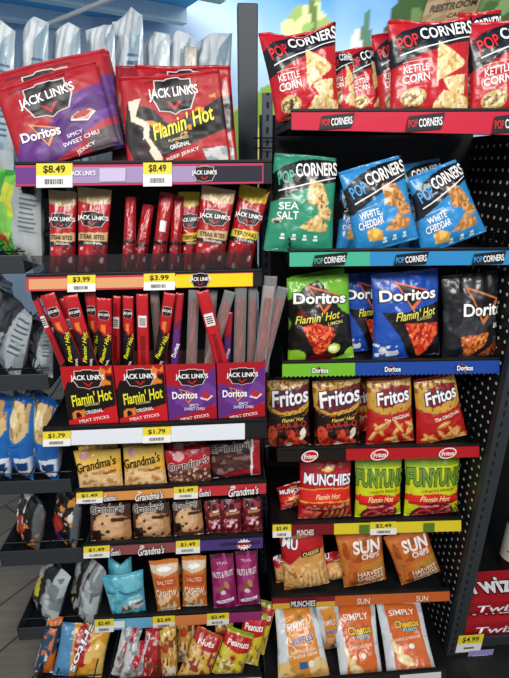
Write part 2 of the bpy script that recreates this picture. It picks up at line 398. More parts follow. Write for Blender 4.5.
def tag(sh, label, x0, x1, f0, f1, price, big=True, split_=.5, group='yellow and white price tags'):
    p = sh.edge; TL, TR, BR, BL = p(x0, f0), p(x1, f0), p(x1, f1), p(x0, f1); Y = sh.Y-.0052
    org = (BL+BR)/2; org.y = Y
    mb = MB(); y = mat('ecd63a', .45); w = mat('f1f0ec', .45)
    mid0, mid1 = p(x0, f0+(f1-f0)*split_), p(x1, f0+(f1-f0)*split_)
    def slab(a, b, c, d, m): mb.hexa([(a.x,Y,a.z),(b.x,Y,b.z),(b.x,Y+.0044,b.z),(a.x,Y+.0044,a.z),(d.x,Y,d.z),(c.x,Y,c.z),(c.x,Y+.0044,c.z),(d.x,Y+.0044,d.z)], m)
    slab(mid0, mid1, TR, TL, y); slab(BL, BR, mid1, mid0, w)
    o = mb.build('price_tag', M=Matrix.Translation(org), off=org); prop(o, label, 'price tag', group)
    A = Art('000000'); A.t(price, .5, 1-split_/2, .62, split_*.72, '2a2618', 0, 0, .03, part='price_text')
    rs = random.Random(int(x0)); x = .24
    while x < .74:
        ww = rs.choice((.012, .02, .03)); A.g('4a4a4e', [(x, .14), (x+ww, .14), (x+ww, .36), (x, .36)], 'barcode', 1); x += ww+rs.choice((.015, .025))
    on_strip(sh, A, x0, x1, f0, f1, o, org, .0052)
    return o
# ------------------------------------------------------------------ artwork of each kind of bag
R01 = [(0,0),(1,0),(1,1),(0,1)]
def art_pop(base, back, pop, words, chip, chip2, extra, band='17181c'):
    A = Art(base, back)
    A.p(band, (-.1,.72),(.15,.86),(.4,.935),(.7,.97),(1.1,.985),(1.1,.755),(.75,.69),(.4,.6),(.08,.48),(-.1,.44))
    A.g('e8e6e4', [(.1,.58),(.98,.775),(.98,.787),(.1,.597)], 'tag_line', 0)
    for q, z in (([(.56,.72),(.93,.5),(.88,.44),(.54,.28),(.52,.34)], 3), ([(.6,.31),(.92,.36),(.9,.14),(.74,.1)], 4), ([(.46,0),(.62,.18),(.98,.1),(.98,-.02)], 5)) if extra == 'corn' else (([(.56,.74),(.78,.7),(.9,.5),(.8,.42),(.56,.48)], 3), ([(.7,.52),(.95,.42),(.93,.3),(.74,.34)], 4), ([(.45,.2),(.72,.36),(.9,.25),(.86,.17),(.6,.17)], 5)):
        A.p(chip, *q); A.n(chip2, q, 26, .56, z); A.n('8e5e26' if extra != 'corn' else 'c79a4c', q, 22, .72, z+20)
    A.t('POP', .2, .735, .24, .15, pop, 12, 0, .035, part='brand_lettering'); A.t('CORNERS', .665, .845, .66, .15, 'f2f0ee', 7, 0, .035, part='brand_lettering')
    A.t(words[0], .275, .43, .3, .082, 'f4f1ea', 4, 0, .02, part='flavor_lettering'); A.t(words[1], .275, .325, .32 if len(words[1]) < 6 else .38, .092, 'f4f1ea', 4, 0, .03, part='flavor_lettering')
    A.g('ead9c8', [(.12,.497),(.42,.52),(.42,.525),(.12,.502)], 'flavor_lettering', 0)
    if extra == 'corn':
        A.e('c9b070', .25, .12, .15, .1); A.n('7d5a2c', [(.12,.03),(.38,.03),(.38,.2),(.12,.2)], 34, .6, 9); A.n('f3e8c0', [(.14,.04),(.36,.04),(.36,.18),(.14,.18)], 30, .62, 12)
        A.p(base, (.42,.0),(.5,0),(.5,.26),(.42,.26)); A.e('7b1a18', .2, -.03, .16, .06)
    elif extra == 'salt':
        A.e('c9c2b4', .12, .26, .07, .03); A.e('3b2a20', .12, .25, .05, .018); A.e('b48a4b', .22, .3, .06, .015, 25)
    else:
        A.p('f1c568', (.2,.12),(.4,.1),(.42,.2),(.3,.27),(.18,.25)); A.n('d99b33', [(.2,.12),(.4,.1),(.42,.2),(.3,.27),(.18,.25)], 20, .6, 4)
    if extra != 'corn':
        for k in range(4 if extra == 'salt' else 3):
            x = .2+.16*k+(.2 if extra != 'salt' else 0); A.g('d9e6e4', [(x,.06),(x+.07,.06),(x+.07,.085),(x,.085)], 'icon_row', 0); A.g('d9e6e4', [(x+.01,.095),(x+.06,.095),(x+.06,.125),(x+.01,.125)], 'icon_row', 0)
    return A
def tri(A, a, b, w, h, part='brand_emblem', c='d8602c', k='16100f'):
    o = [(-.5,.5),(.5,.12),(0,-.5)]; A.g(c, [(a+x*w, b+y*h) for x, y in o], part, 0); A.g(k, [(a+x*w*.78-.01*w, b+y*h*.76+.02*h) for x, y in o], part, 1)
def art_dor(base, back, kind):
    A = Art(base, back)
    if kind != 'cool':
        A.p('14100f', (-.1,.2),(.04,.5),(-.1,.74),(.1,.8),(.3,.93),(.5,.97),(.66,.84),(.76,.7),(.86,.6),(1.1,.5),(1.1,.2),(.86,.08),(.5,-.02),(.3,.02),(.16,.14)) if kind == 'lime' else A.p('120f12', (.1,.6),(.45,.58),(1,.66),(1,.0),(.52,.0),(.36,.3))
        A.p('6f1417', (.12,.62),(.2,.66),(.3,.58),(.2,.55)) if kind == 'lime' else None
        if kind == 'lime':
            A.e('7fae2a', .1, .08, .16, .1); A.e('8cbf36', .95, .08, .1, .07); A.e('b8cf5a', .68, .17, .1, .06); A.e('e9efba', .67, .17, .07, .035)
            A.e('581012', .5, .06, .22, .05)
            q = [(.2,.45),(.38,.5),(.68,.42),(.7,.33),(.5,.1),(.4,.12)]
        else:
            q = [(.42,.46),(.96,.42),(.94,.3),(.68,.05),(.62,.06)]
        A.p('c92f22', *q); A.n('e8632f', q, 30, .6, 3); A.n('8d1712', q, 28, .66, 5); A.n('f4a05a', q, 40, .8, 8)
        tri(A, .55, .76, .5, .34)
        A.t('Doritos', .5, .77, .84, .13, 'f4f2f0', -3 if kind == 'lime' else -1, 0, .045, '15161c', .07, 'brand_lettering', 4)
        A.t("Flamin' Hot", .45 if kind == 'lime' else .6, .555, .72 if kind == 'lime' else .62, .1, 'e3d84a', 4, .35, .02, part='flavor_lettering')
        A.t('LIMON' if kind == 'lime' else 'FLAVORED', .72, .475 if kind == 'lime' else .5, .24, .04, 'cfc46a', 4, 0, .02, part='flavor_lettering')
        if kind == 'blue':
            A.e('c9ccd6', .12, .16, .05, .05); A.n('dfe2ea', [(0,0),(.4,0),(.35,.2),(0,.24)], 16, .72, 5)
    else:
        A.n('34363b', R01, 5, .6, 3)
        q = [(.26,.31),(.78,.34),(.72,.2),(.5,.06),(.36,.06)]; A.p('c9642a', *q); A.n('8b3a15', q, 30, .6, 3); A.n('e79a52', q, 30, .7, 6)
        q = [(.62,.06),(.98,.24),(1,.1),(.96,.04)]; A.p('b5551f', *q); A.n('7d3413', q, 30, .6, 4)
        tri(A, .66, .66, .62, .46, c='b96a3a')
        A.t('Doritos', .72, .61, .86, .15, 'f1efed', -2, 0, .045, '101114', .07, 'brand_lettering', 4)
        A.t('BL', .93, .41, .12, .06, 'e8e6e4', 0, 0, .03, part='flavor_lettering')
    return A
def art_fri(kind):
    bbq = kind == 'bbq'; A = Art('1b0e0b' if bbq else 'b21a1c', 'b21a1c')
    A.p('c9973f', (0,1.02),(1,1.02),(1,.62),(.8,.56),(.5,.52),(.2,.54),(0,.62)); A.p('e3bf74', (0,.98),(1,1),(1,.9),(.6,.95),(.2,.94),(0,.9)); A.n('8a5a22', [(0,.5),(1,.5),(1,1),(0,1)], 20, .7, 3)
    A.p('5d1216', (.05,.66),(.12,.86),(.5,.9),(1,.96),(1,.7),(.7,.6),(.3,.56)) if bbq else A.p('7c1a1e', (.18,.72),(.28,.9),(.6,.95),(.95,.9),(.8,.74),(.5,.64),(.28,.62))
    A.t('Fritos', .52, .78, .86 if bbq else .72, .24 if bbq else .2, 'eceae6', 7, .12, .04, '2b2f5c', .06, 'brand_lettering', 4)
    if bbq:
        A.t("Flamin' Hot", .58, .46, .5, .06, 'e8c34a', 4, .3, .02, part='flavor_lettering'); A.t('BAR-B-Q', .56, .37, .66, .1, 'b8332a', 3, 0, .03, part='flavor_lettering')
        for a, b, ra, rb, r in ((.15,.22,.1,.14,20),(.22,.1,.15,.09,-20),(.6,.1,.22,.08,10),(.55,.2,.09,.1,0),(.72,.08,.18,.06,-8)): A.e('c9452a', a, b, ra, rb, r)
        A.e('e6dcc8', .8, .22, .07, .1, -30); A.e('d8c9b0', .5, .05, .1, .04); A.n('8a2416', [(0,0),(1,0),(1,.3),(0,.3)], 18, .7, 8)
    else:
        A.t('The ORIGINAL', .6, .46, .58, .06, 'f1e3c8', 9, .1, .03, part='flavor_lettering')
        rs = random.Random(5 if kind == 'orig' else 9)
        for k in range(13):
            a, b, r = rs.uniform(.08,.92), rs.uniform(.05,.36), rs.uniform(-60,60); A.e('9a5a1e', a+.01, b-.015, .15, .038, r); A.e('d9984a', a, b, .145, .034, r); A.e('efc684', a-.01, b+.008, .1, .012, r)
        A.p('b21a1c', (0,0),(.3,0),(.12,.1),(0,.14))
    return A
def art_mun(kind):
    if kind == 'hot':
        A = Art('b3141c', 'b3141c'); A.p('8f0f16', (0,.92),(1,.92),(1,1.05),(0,1.05))
        A.p('d8291f', (0,.6),(.5,.64),(1,.58),(1,.36),(.5,.42),(0,.38)); A.p('e8a33a', (0,.62),(.5,.655),(1,.6),(1,.585),(.5,.635),(0,.6)); A.p('e8a33a', (0,.39),(.5,.42),(1,.37),(1,.345),(.5,.395),(0,.365))
        A.p('6d1014', (.05,.32),(.95,.32),(1,-.1),(0,-.1)); A.n('b98a5a', [(.1,.25),(.95,.25),(.95,.34),(.1,.34)], 22, .6, 3)
        A.p('c53a3c', (.05,.26),(.42,.2),(.3,-.02),(.02,.02)); A.n('e06a55', [(.05,.26),(.42,.2),(.3,-.02),(.02,.02)], 14, .6, 4)
        for k in range(5): A.e('c87a4a' if k % 2 else 'b5663b', .48+.1*k, .08, .035, .16, -14)
        A.t('MUNCHIES', .52, .79, .9, .2, 'eef0f4', -4, 0, .05, '2c3a6a', .05, 'brand_lettering', 4); A.e('d9b34a', .52, .95, .12, .03)
        A.t('Flamin Hot', .52, .5, .48, .09, 'f4d9a0', 0, .3, .02, part='flavor_lettering')
    else:
        A = Art('d69a55', 'c9822f'); A.p('b5161d', (0,1.02),(1,1.02),(1,.8),(.75,.72),(.4,.74),(.15,.6),(0,.66)); A.n('e8c794', [(0,0),(1,0),(1,.6),(0,.6)], 14, .6, 3)
        for k in range(6): A.e('e7bd7c', .38+.1*k, .28, .04, .22, -6+3*k); A.e('b9722f', .425+.1*k, .26, .012, .2, -6+3*k)
        A.e('dba765', .2, .4, .14, .1, 20); A.e('a9672c', .2, .12, .2, .06, -10); A.n('a9672c', [(0,0),(.5,0),(.4,.5),(0,.5)], 16, .66, 6)
        A.t('MU', .22, .95, .34, .16, 'eef0f4', -12, 0, .05, '2c3a6a', .05, 'brand_lettering', 4)
        A.g('4b2a18', sub(R01, .66, .77, .46, .09), 'flavor_panel', 1); A.t('CHEESE', .66, .77, .38, .06, 'f1d27c', 3, 0, .02, part='flavor_panel', layer=2)
    return A
def art_fun():
    A = Art('c9cf1f', 'c9cf1f'); A.p('8fae22', (0,.93),(1,.93),(1,1.05),(0,1.05))
    A.p('b3161d', (.06,.5),(.3,.42),(.7,.42),(1,.46),(1,.3),(.6,.26),(.05,.32)); A.p('d8291f', (.0,.47),(.5,.5),(1,.4),(1,.33),(.5,.36),(0,.36))
    A.e('2a1512', .5, .1, .4, .24); A.e('8d1a24', .5, .09, .37, .22)
    for a, b, r in ((.32,.14,10),(.52,.06,-20),(.68,.16,30),(.4,.0,0),(.72,.02,-10)): A.e('cf4a4c', a, b, .15, .08, r); A.e('7d1520', a, b, .09, .042, r)
    A.n('e88a80', [(.15,-.05),(.85,-.05),(.85,.3),(.15,.3)], 20, .74, 3)
    A.t('FUNYUNS', .5, .76, .98, .3, '6a8f2c', -3, 0, .06, '23401a', .05, 'brand_lettering', 4); A.t('ONION RINGS', .55, .545, .6, .05, '8a6a14', 0, 0, .02, part='flavor_lettering')
    A.t('Flamin Hot', .5, .41, .56, .09, 'f4e3a0', -3, .3, .02, part='flavor_lettering')
    return A
def art_sun():
    A = Art('c4682a', 'b9551f'); A.p('d07a38', (0,1),(.25,1),(.1,.4),(.2,0),(0,0)); A.p('b8812f', (.4,.55),(1,.6),(1,.3),(.5,.3)); A.e('d9a244', .45, .12, .2, .1); A.e('e7bd72', .42, .13, .13, .05); A.e('d6b184', .78, .12, .2, .08, -15); A.n('a54d18', R01, 7, .62, 3)
    A.n('edd0a0', [(.3,0),(.95,0),(.95,.22),(.3,.22)], 14, .68, 5)
    A.t('SUN', .6, .86, .62, .22, 'f0ece6', -4, 0, .06, part='brand_lettering'); A.t('CHIPS', .66, .7, .42, .1, 'f0ece6', -2, 0, .05, part='brand_lettering')
    A.t('HARVEST', .62, .41, .6, .085, 'f3e6d2', -2, 0, .03, part='flavor_lettering'); A.t('CHEDDAR', .62, .315, .62, .085, 'f3e6d2', -2, 0, .03, part='flavor_lettering')
    return A
def art_simply(kind):
    A = Art('d5dade', 'd5dade'); A.n('b9c3cb', R01, 6, .62, 3); l = .2 if kind == 'ruf' else .16
    o = 'd98a33' if kind == 'ruf' else 'd5692e'
    A.p(o, (l-.02,1.02),(.88 if kind != 'ruf' else .8,1.02),(.86,.5),(.9,-.1),(l,-.1),(l+.02,.4))
    A.t('SIMPLY', .5, .76 if kind == 'ruf' else .84, .56, .1, 'f5efe8', 3, 0, .02, part='brand_lettering')
    A.g('8d7a5a', [(.45,.84),(.55,.9),(.62,.86),(.55,.82)], 'brand_lettering', 0)
    if kind == 'ruf':
        A.t('RUFFLES', .54, .58, .48, .09, '5a2d6e', 9, .1, .05, 'e8e0ea', .06, 'brand_lettering', 4)
        A.t('WHITE CHEDDAR', .54, .44, .52, .04, 'f3e6d2', 5, 0, .02, part='flavor_lettering'); A.t('& SOUR CREAM', .56, .385, .5, .04, 'f3e6d2', 5, 0, .02, part='flavor_lettering')
        A.g('2f5f8f', sub(R01, .5, .26, .16, .09), 'seal_mark', 1); A.g('e8ecef', [(.66+.06*math.cos(k*.5236), .27+.045*math.sin(k*.5236)) for k in range(12)], 'seal_mark', 1)
        A.e('e0bd7a', .12, .22, .14, .1); A.e('e6c588', .82, .2, .2, .14); A.e('d3a55c', .85, .1, .18, .1); A.e('e0bd7a', .2, .1, .16, .1); A.n('b98a44', [(0,0),(1,0),(1,.32),(0,.32)], 16, .72, 4)
    else:
        A.t('Cheetos', .54, .65, .54, .13, 'f1c02f', 5, .1, .06, '17130f', .07, 'brand_lettering', 4); A.t('PUFFS', .6, .555, .32, .06, '9ad4dc', 4, 0, .05, '1c3a5c', .06, 'brand_lettering', 4)
        A.t('WHITE CHEDDAR', .5, .42, .6, .045, 'f4e2d0', 8, 0, .02, part='flavor_lettering')
        A.g('eef0f0', [(.56+.06*math.cos(k*.5236), .3+.04*math.sin(k*.5236)) for k in range(12)], 'seal_mark', 1)
        for a, b, ra, rb, r in ((.2,.3,.05,.12,15),(.3,.2,.06,.12,-30),(.38,.14,.16,.045,-15),(.42,.06,.15,.04,-10)): A.e('e9c98a', a, b, ra, rb, r); A.e('f3dfb0', a-.01, b+.01, ra*.6, rb*.6, r)
    return A
def art_jerky(kind, back='3a1018'):
    if kind == 'dor':
        A = Art('a51220', back); A.p('5c2a78', (0,.16),(.1,.38),(.36,.4),(.55,.55),(.72,.68),(1,.74),(1.02,-.2),(-.02,-.2)); A.p('6b3a8a', (.6,.5),(.8,.66),(1,.6),(1,.4),(.8,.3)); A.n('4d2068', [(0,0),(1,0),(1,.7),(.4,.4)], 5, .6, 3)
        A.p('4a4046', (.62,.12),(1,.24),(1,.02),(.7,-.02)); A.p('a51220', (.86,.28),(1,.32),(1,.24),(.62,.13),(.6,.16)); A.p('a51220', (.3,-.02),(.72,.14),(.7,-.2),(.3,-.2))
        jack(A, .47, .7, .5, .42, 3)
        tri(A, .34, .33, .26, .32, 'flavor_emblem', 'd0802f', '4a1a50'); A.t('Doritos', .3, .34, .4, .12, 'f2f0f2', -2, 0, .045, part='flavor_emblem', layer=4)
        A.e('d9a890', .74, .42, .12, .05, 8); A.e('a32420', .74, .43, .09, .035, 8); A.g('d9d0d8', [(.62,.38),(.78,.34),(.88,.42),(.86,.43),(.78,.36),(.63,.4)], 'flavor_emblem', 1)
        A.t('SPICY', .62, .235, .17, .04, 'e6dce8', 6, 0, .02, part='flavor_lettering'); A.t('SWEET CHILI', .66, .165, .38, .05, 'e6dce8', 6, 0, .02, part='flavor_lettering'); A.t('JERKY', .68, .045, .22, .05, 'e6d0d4', 12, 0, .03, part='flavor_lettering')
        A.g('c61a28', [(0,.985),(1,.985),(1,1),(0,1)], 'top_seal', 0)
        A.p('5d0c16', (.12,.88),(.34,.9),(.34,.92),(.12,.9)); A.p('5d0c16', (.5,.9),(.72,.92),(.72,.94),(.5,.92))
    else:
        A = Art('a50f1a', back); A.p('140d0e', (.05,.7),(.3,.62),(.45,.42),(.75,.56),(1,.72),(1,.34),(.7,.22),(.3,.04),(.1,-.05),(.0,.3)); A.p('a50f1a', (.3,-.02),(.8,.26),(1,.3),(1,-.1),(.3,-.1))
        A.p('e8d2bc', (.07,.72),(.2,.74),(.13,.55),(.26,.45),(.24,.3),(.34,.1),(.36,-.05),(.3,-.02),(.18,.26),(.2,.42),(.08,.5)); A.n('d98a3a', [(.1,.6),(.6,.3),(.95,.6),(.9,.9),(.5,.2)], 14, .66, 4)  # cream streak paints the white reflections on the pouch
        A.p('2a1214', (.1,.16),(.2,.3),(.25,.18),(.15,.02)); A.p('c9c4c4', (.74,.12),(.98,.14),(.98,-.02),(.78,-.04)); A.n('8aa0a0', [(.74,.12),(.98,.14),(.98,-.02),(.78,-.04)], 16, .55, 4)
        jack(A, .52, .74, .44, .42, 3); A.t("Flamin' Hot", .58, .44, .64, .19, 'e6e02a', 14, .35, .03, part='flavor_lettering'); A.t('FLAVORED', .52, .262, .2, .035, 'd8cf8a', 10, 0, .02, part='flavor_lettering'); A.t('ORIGINAL', .53, .185, .2, .055, 'efe9e6', 10, 0, .03, part='flavor_lettering'); A.t('BEEF JERKY', .55, .08, .34, .05, 'f1d6d2', 14, 0, .03, part='flavor_lettering')
        A.p('5d0c16', (.25,.9),(.4,.92),(.4,.94),(.25,.92)); A.p('5d0c16', (.52,.92),(.66,.935),(.66,.955),(.52,.94))
    return A
def art_pouch(band, words, top='b39a72', plain=False):
    A = Art('a3121c', '8d0f18'); A.p(top, (0,1.02),(1,1.02),(1,.84),(.5,.8),(0,.84)); A.p(band, (0,.46),(1,.5),(1,.38),(0,.36)); A.p('17100f', (0,.37),(1,.39),(1,.34),(0,.32))
    A.n('6d0c12', [(0,0),(1,0),(1,.33),(0,.33)], 7, .58, 4); A.n('d5c2b8', [(.1,.0),(.9,0),(.9,.3),(.1,.3)], 6, .78, 7)
    if not plain:
        jack(A, .5, .63, .84, .2, 3); A.t(words, .5, .43, .8, .055, '2a1a12', 2, 0, .03, part='flavor_lettering'); A.t('TERIYAKI' if 'TER' in words else 'ORIGINAL', .55, .355, .6, .03, 'e8e2dc', 2, 0, .02, part='flavor_lettering')
    return A
def art_stick(kind):
    if kind == 'hot':
        A = Art('b0141c', '8d0f18'); A.p('140d0e', (0,.62),(.5,.5),(1,.56),(1,.06),(.4,.0),(0,.06)); A.p('b0141c', (0,.0),(1,.0),(1,.05),(0,.05)); A.n('d87a2a', [(0,.45),(1,.45),(1,.66),(0,.66)], 9, .7, 4)
        jack(A, .5, .78, .8, .13, 0, .9); A.t("Flamin' Hot", .5, .34, 1.9, .085, 'e6e02a', 76, .3, .03, part='flavor_lettering'); A.pieces[-1].update(w=2.3, h=.05); A.t('ORIGINAL', .55, .1, 1.1, .03, 'e8e0dc', 72, 0, .03, part='flavor_lettering')
    elif kind == 'purple': A = Art('6a1a4a', '5c2a78'); A.p('5c2a78', (0,0),(1,0),(1,.5),(0,.6)); A.p('a51220', (0,.6),(1,.7),(1,1.1),(0,1.1)); A.t('Doritos', .5, .3, 2., .05, 'f0eef0', 80, 0, .04, part='brand_lettering')
    elif kind == 'code':
        A = Art('b3161f', 'a0141c'); A.p('e9e4e2', (.15,.74),(.85,.74),(.85,.6),(.15,.6)); A.p('7d1016', (.3,.5),(.7,.5),(.7,.1),(.3,.1))
        for k in range(4): A.g('2a2224', [(.24,.625+.025*k),(.76,.625+.025*k),(.76,.636+.025*k),(.24,.636+.025*k)], 'barcode', 1)
    else: A = Art('d9d6d6', 'c9c6c6')
    return A
def art_box(kind):
    if kind == 'hot':
        A = Art('b0141c'); A.p('140d0e', (0,.62),(.2,.7),(1,.86),(1,.3),(.0,.1)); A.p('140d0e', (.08,.75),(.9,.86),(.95,.3),(.05,.2),(0,.6)); A.p('c21a22', (0,.12),(1,.36),(1,0),(0,0)); A.n('d87a2a', [(.72,.68),(.98,.7),(.98,.98),(.75,.98)], 9, .62, 4); A.n('d87a2a', [(.1,.14),(.35,.18),(.35,.3),(.1,.28)], 9, .6, 5); A.n('d87a2a', [(.75,.3),(.98,.34),(.98,.46),(.75,.42)], 9, .6, 6)
        jack(A, .5, .79, .6, .32, 0, 1.1); A.t("Flamin' Hot", .52, .5, .84, .2, 'e6e02a', 10, .3, .03, part='flavor_lettering'); A.t('FLAVORED', .52, .385, .3, .035, 'd8cf8a', 8, 0, .02, part='flavor_lettering'); A.t('ORIGINAL', .54, .27, .36, .06, 'efe9e6', 9, 0, .03, part='flavor_lettering'); A.t('MEAT STICKS', .52, .14, .62, .055, 'f1d6d2', 9, 0, .03, part='flavor_lettering')
    else:
        A = Art('a51220'); A.p('5c2a78', (0,.66),(.3,.62),(.6,.72),(1,.95),(1,.34),(.6,.2),(0,.06)); A.n('6d3a8c', [(0,.2),(1,.3),(1,.8),(.5,.6),(0,.5)], 5, .6, 3)
        jack(A, .52, .77, .6, .3, 0, 1.1); A.g('d0802f', [(.17,.63),(.24,.56),(.2,.6)], 'flavor_emblem', 0); tri(A, .42, .47, .36, .26, 'flavor_emblem', 'd0802f', '4b2264'); A.t('Doritos', .36, .49, .52, .13, 'f2f0f2', 0, 0, .045, part='flavor_emblem', layer=4)
        A.g('e6d2d4', [(.66,.42),(.82,.38),(.94,.46),(.78,.52)], 'flavor_emblem', 1); A.g('b02a2a', [(.7,.44),(.82,.41),(.9,.47),(.76,.56)], 'flavor_emblem', 2)
        A.t('SPICY', .54, .31, .2, .05, 'e6dce8', 0, 0, .02, part='flavor_lettering'); A.t('SWEET CHILI', .54, .25, .42, .05, 'e6dce8', 0, 0, .02, part='flavor_lettering'); A.t('MEAT STICKS', .54, .1, .6, .055, 'f1d6d2', 9, 0, .03, part='flavor_lettering')
    return A
def art_cookie(kind):
    if kind == 'pb':
        A = Art('d9a83c', 'd9b46a'); A.p('e8bf52', (0,1),(1,1),(1,.75),(0,.6)); A.e('d9ae74', .48, .12, .62, .42); A.e('e3bf8a', .45, .16, .5, .32); A.n('b98348', [(0,0),(1,0),(1,.5),(0,.45)], 13, .62, 3); A.p('c99a34', (0,.95),(.2,1.05),(0,1.05))
        A.t("Grandma's", .46, .66, .9, .26, '1d1411', 11, .25, .03, part='brand_lettering'); A.e('d99aa0', .22, .86, .1, .1); A.t('Peanut Butter', .76, .44, .3, .07, '5a3414', 14, .2, .02, part='flavor_lettering')
    elif kind == 'red':
        A = Art('b2182a', 'c9b4a8'); A.e('4a2a24', .5, .12, .7, .36); A.n('7a4a3a', [(0,0),(1,0),(1,.46),(0,.46)], 14, .6, 3); A.n('cfa08a', [(0,0),(1,0),(1,.46),(0,.46)], 16, .76, 5); A.e('d9a8a8', .3, .8, .13, .13)
        A.t("Grandma's", .5, .58, .94, .24, '1d1014', 8, .25, .03, 'eae0dc', .05, 'brand_lettering', 4)
    elif kind == 'fudge':
        A = Art('2a1614', 'a0202e'); A.e('4a2a26', .45, .4, .45, .34); A.n('80605a', [(0,.1),(1,.1),(1,.8),(0,.8)], 10, .68, 3); A.p('a31a2a', (.86,1.02),(1,1.02),(1,-.02),(.82,-.02)); A.p('e2d8d6', (.83,1),(.87,1),(.83,0),(.79,0)); A.p('a31a2a', (.2,.12),(.8,.24),(.8,.1),(.3,.02))
        A.t("Grandma's", .45, .87, .8, .2, '120a0a', 4, .25, .03, 'cfc0bc', .05, 'brand_lettering', 4)
    elif kind == 'choc':
        A = Art('5a3a28', '6d4a34'); A.p('3b241a', (0,1),(1,1),(1,.7),(0,.66)); A.e('b07d54', .75, .35, .3, .36); A.e('c99a6e', .46, .4, .38, .38); A.e('d6ab80', .44, .44, .3, .28); A.n('3a2018', [(.05,.05),(1,.05),(1,.8),(.05,.8)], 9, .74, 3); A.n('241410', [(0,0),(.34,0),(.2,.3),(0,.34)], 8, .5, 5)
        A.t("Grandma's", .44, .87, .82, .22, '1d1411', 5, .25, .03, 'eae2da', .05, 'brand_lettering', 4)
    else:
        A = Art('5e1320', '4b0f1a'); A.p('2c0c12', (0,1.02),(1,1.02),(1,.8),(.5,.66),(0,.8)); A.n('94323e', R01, 7, .62, 3); A.n('e2c8c8', R01, 8, .86, 8); A.t('Brownie', .6, .62, .6, .1, 'd8b25a', 6, .2, .02, part='flavor_lettering'); A.t('Cookies', .5, .42, .6, .09, 'e2b8b8', 4, 0, .02, part='flavor_lettering')
    return A
def art_nut(kind):
    if kind == 'cash':
        A = Art('c9742f', 'c9742f'); A.p('e3cdb4', (0,.94),(1,.94),(1,.8),(.5,.72),(0,.8)); A.p('c4512a', (.1,.7),(.9,.7),(.88,.5),(.12,.5)); A.n('e6c79a', [(0,0),(1,0),(1,.4),(0,.4)], 9, .58, 3); A.p('e6dccb', (.15,.1),(.85,.12),(.85,.05),(.15,.03))
        A.t('CASHEW', .5, .4, .8, .13, 'f4ead8', -2, 0, .03, part='brand_lettering'); A.t('SALTED', .5, .62, .62, .08, 'f0cfae', 0, 0, .03, part='flavor_lettering'); A.e('ffffff', .5, .85, .25, .04)
    elif kind == 'mag':
        A = Art('8d1f5c', '7a184e'); A.p('5c1438', (0,1.02),(1,1.02),(1,.93),(0,.93)); A.n('a83a78', R01, 5, .6, 2); A.e('8a5a36', .4, .38, .16, .07, 20); A.e('b98a5a', .62, .44, .12, .06, -20); A.e('e6d8c8', .46, .3, .12, .04)
        A.t('NUTS & FRUIT', .5, .66, .86, .12, 'efe0ea', 4, 0, .03, part='brand_lettering'); A.t('TRAIL', .5, .86, .5, .05, 'e0b8cc', 4, 0, .02, part='flavor_lettering'); A.g('f1e8ee', [(.12,.1),(.2,.14),(.88,.19),(.88,.12),(.2,.07)], 'claim_label', 1); A.t('PROTEIN', .54, .13, .5, .035, '8d1f5c', 4, 0, .03, part='claim_label', layer=2)
    elif kind == 'gold':
        A = Art('b98a3a', 'b9803a'); A.p('c9a03a', (0,1),(1,1),(1,.76),(0,.76)); A.n('6d3416', R01, 8, .62, 3); A.n('e3c68a', R01, 9, .66, 5); A.p('d9c9b0', (.1,.0),(.9,.0),(.9,.25),(.1,.22)); A.n('9a6a4a', [(.1,0),(.9,0),(.9,.25),(.1,.25)], 10, .6, 6); A.e('a5381c', .4, .62, .2, .1)
    elif kind == 'mix':
        A = Art('c9a23f', 'c9a23f'); A.p('a3161d', (0,.98),(1,.98),(1,.66),(.5,.58),(0,.72)); A.n('d9b890', [(0,0),(1,0),(1,.6),(0,.6)], 9, .55, 3); A.n('8d3a24', [(0,0),(1,0),(1,.62),(0,.62)], 10, .66, 5); A.p('b04a1c', (0,1.03),(1,1.03),(1,.94),(0,.94)); A.t('Nuts', .5, .76, .6, .12, 'efe2d0', 6, .1, .04, part='brand_lettering')
    elif kind == 'pea':
        A = Art('c9b62c', 'c9b62c'); A.p('8f9a2c', (0,1.03),(1,1.03),(1,.92),(0,.92)); A.p('b3161d', (0,.9),(1,.9),(1,.6),(.5,.52),(0,.62)); A.e('d98a2a', .45, .4, .16, .1); A.e('7a3a14', .45, .4, .1, .05); A.n('e8d8a8', [(0,0),(1,0),(1,.4),(0,.4)], 10, .6, 3); A.n('94722c', [(0,0),(1,0),(1,.4),(0,.4)], 11, .7, 5); A.t('Peanuts', .5, .73, .78, .14, 'f1ece2', 4, .1, .04, part='brand_lettering')
    elif kind == 'silver':
        A = Art('c2c2c4', 'b5b5b8'); A.p('b3161f', (.55,1.02),(.85,1.02),(.5,.3),(.3,.2),(.2,.3)); A.n('8a8a90', R01, 6, .58, 3); A.n('7a5a48', [(0,0),(1,0),(1,.4),(0,.4)], 9, .66, 4)
    elif kind == 'redm':
        A = Art('a3161d', '8d1218'); A.n('c9a09a', R01, 8, .74, 3); A.p('c9c6c8', (0,.2),(.4,.9),(.2,.95),(0,.6)); A.p('5a1014', (.5,0),(1,0),(1,.4)); A.n('6d3416', R01, 9, .7, 5)
    elif kind == 'teal':
        A = Art('4fa3b8', '2f7f95'); A.n('6ab8ca', R01, 4, .55, 2); A.p('b9aca4', (.35,.02),(1,.02),(1,.16),(.45,.18)); A.n('5a4438', [(.35,0),(1,0),(1,.18),(.4,.18)], 12, .55, 3); A.p('d7e3e4', (.6,.3),(.92,.26),(.9,.2),(.6,.2))
        A.t('SAN FRANCISCO', .52, .56, .84, .075, '1f4f62', -6, 0, .03, part='brand_lettering'); A.t('SNACK', .74, .38, .32, .07, 'cfe8ec', -6, 0, .02, part='flavor_lettering')
    return A
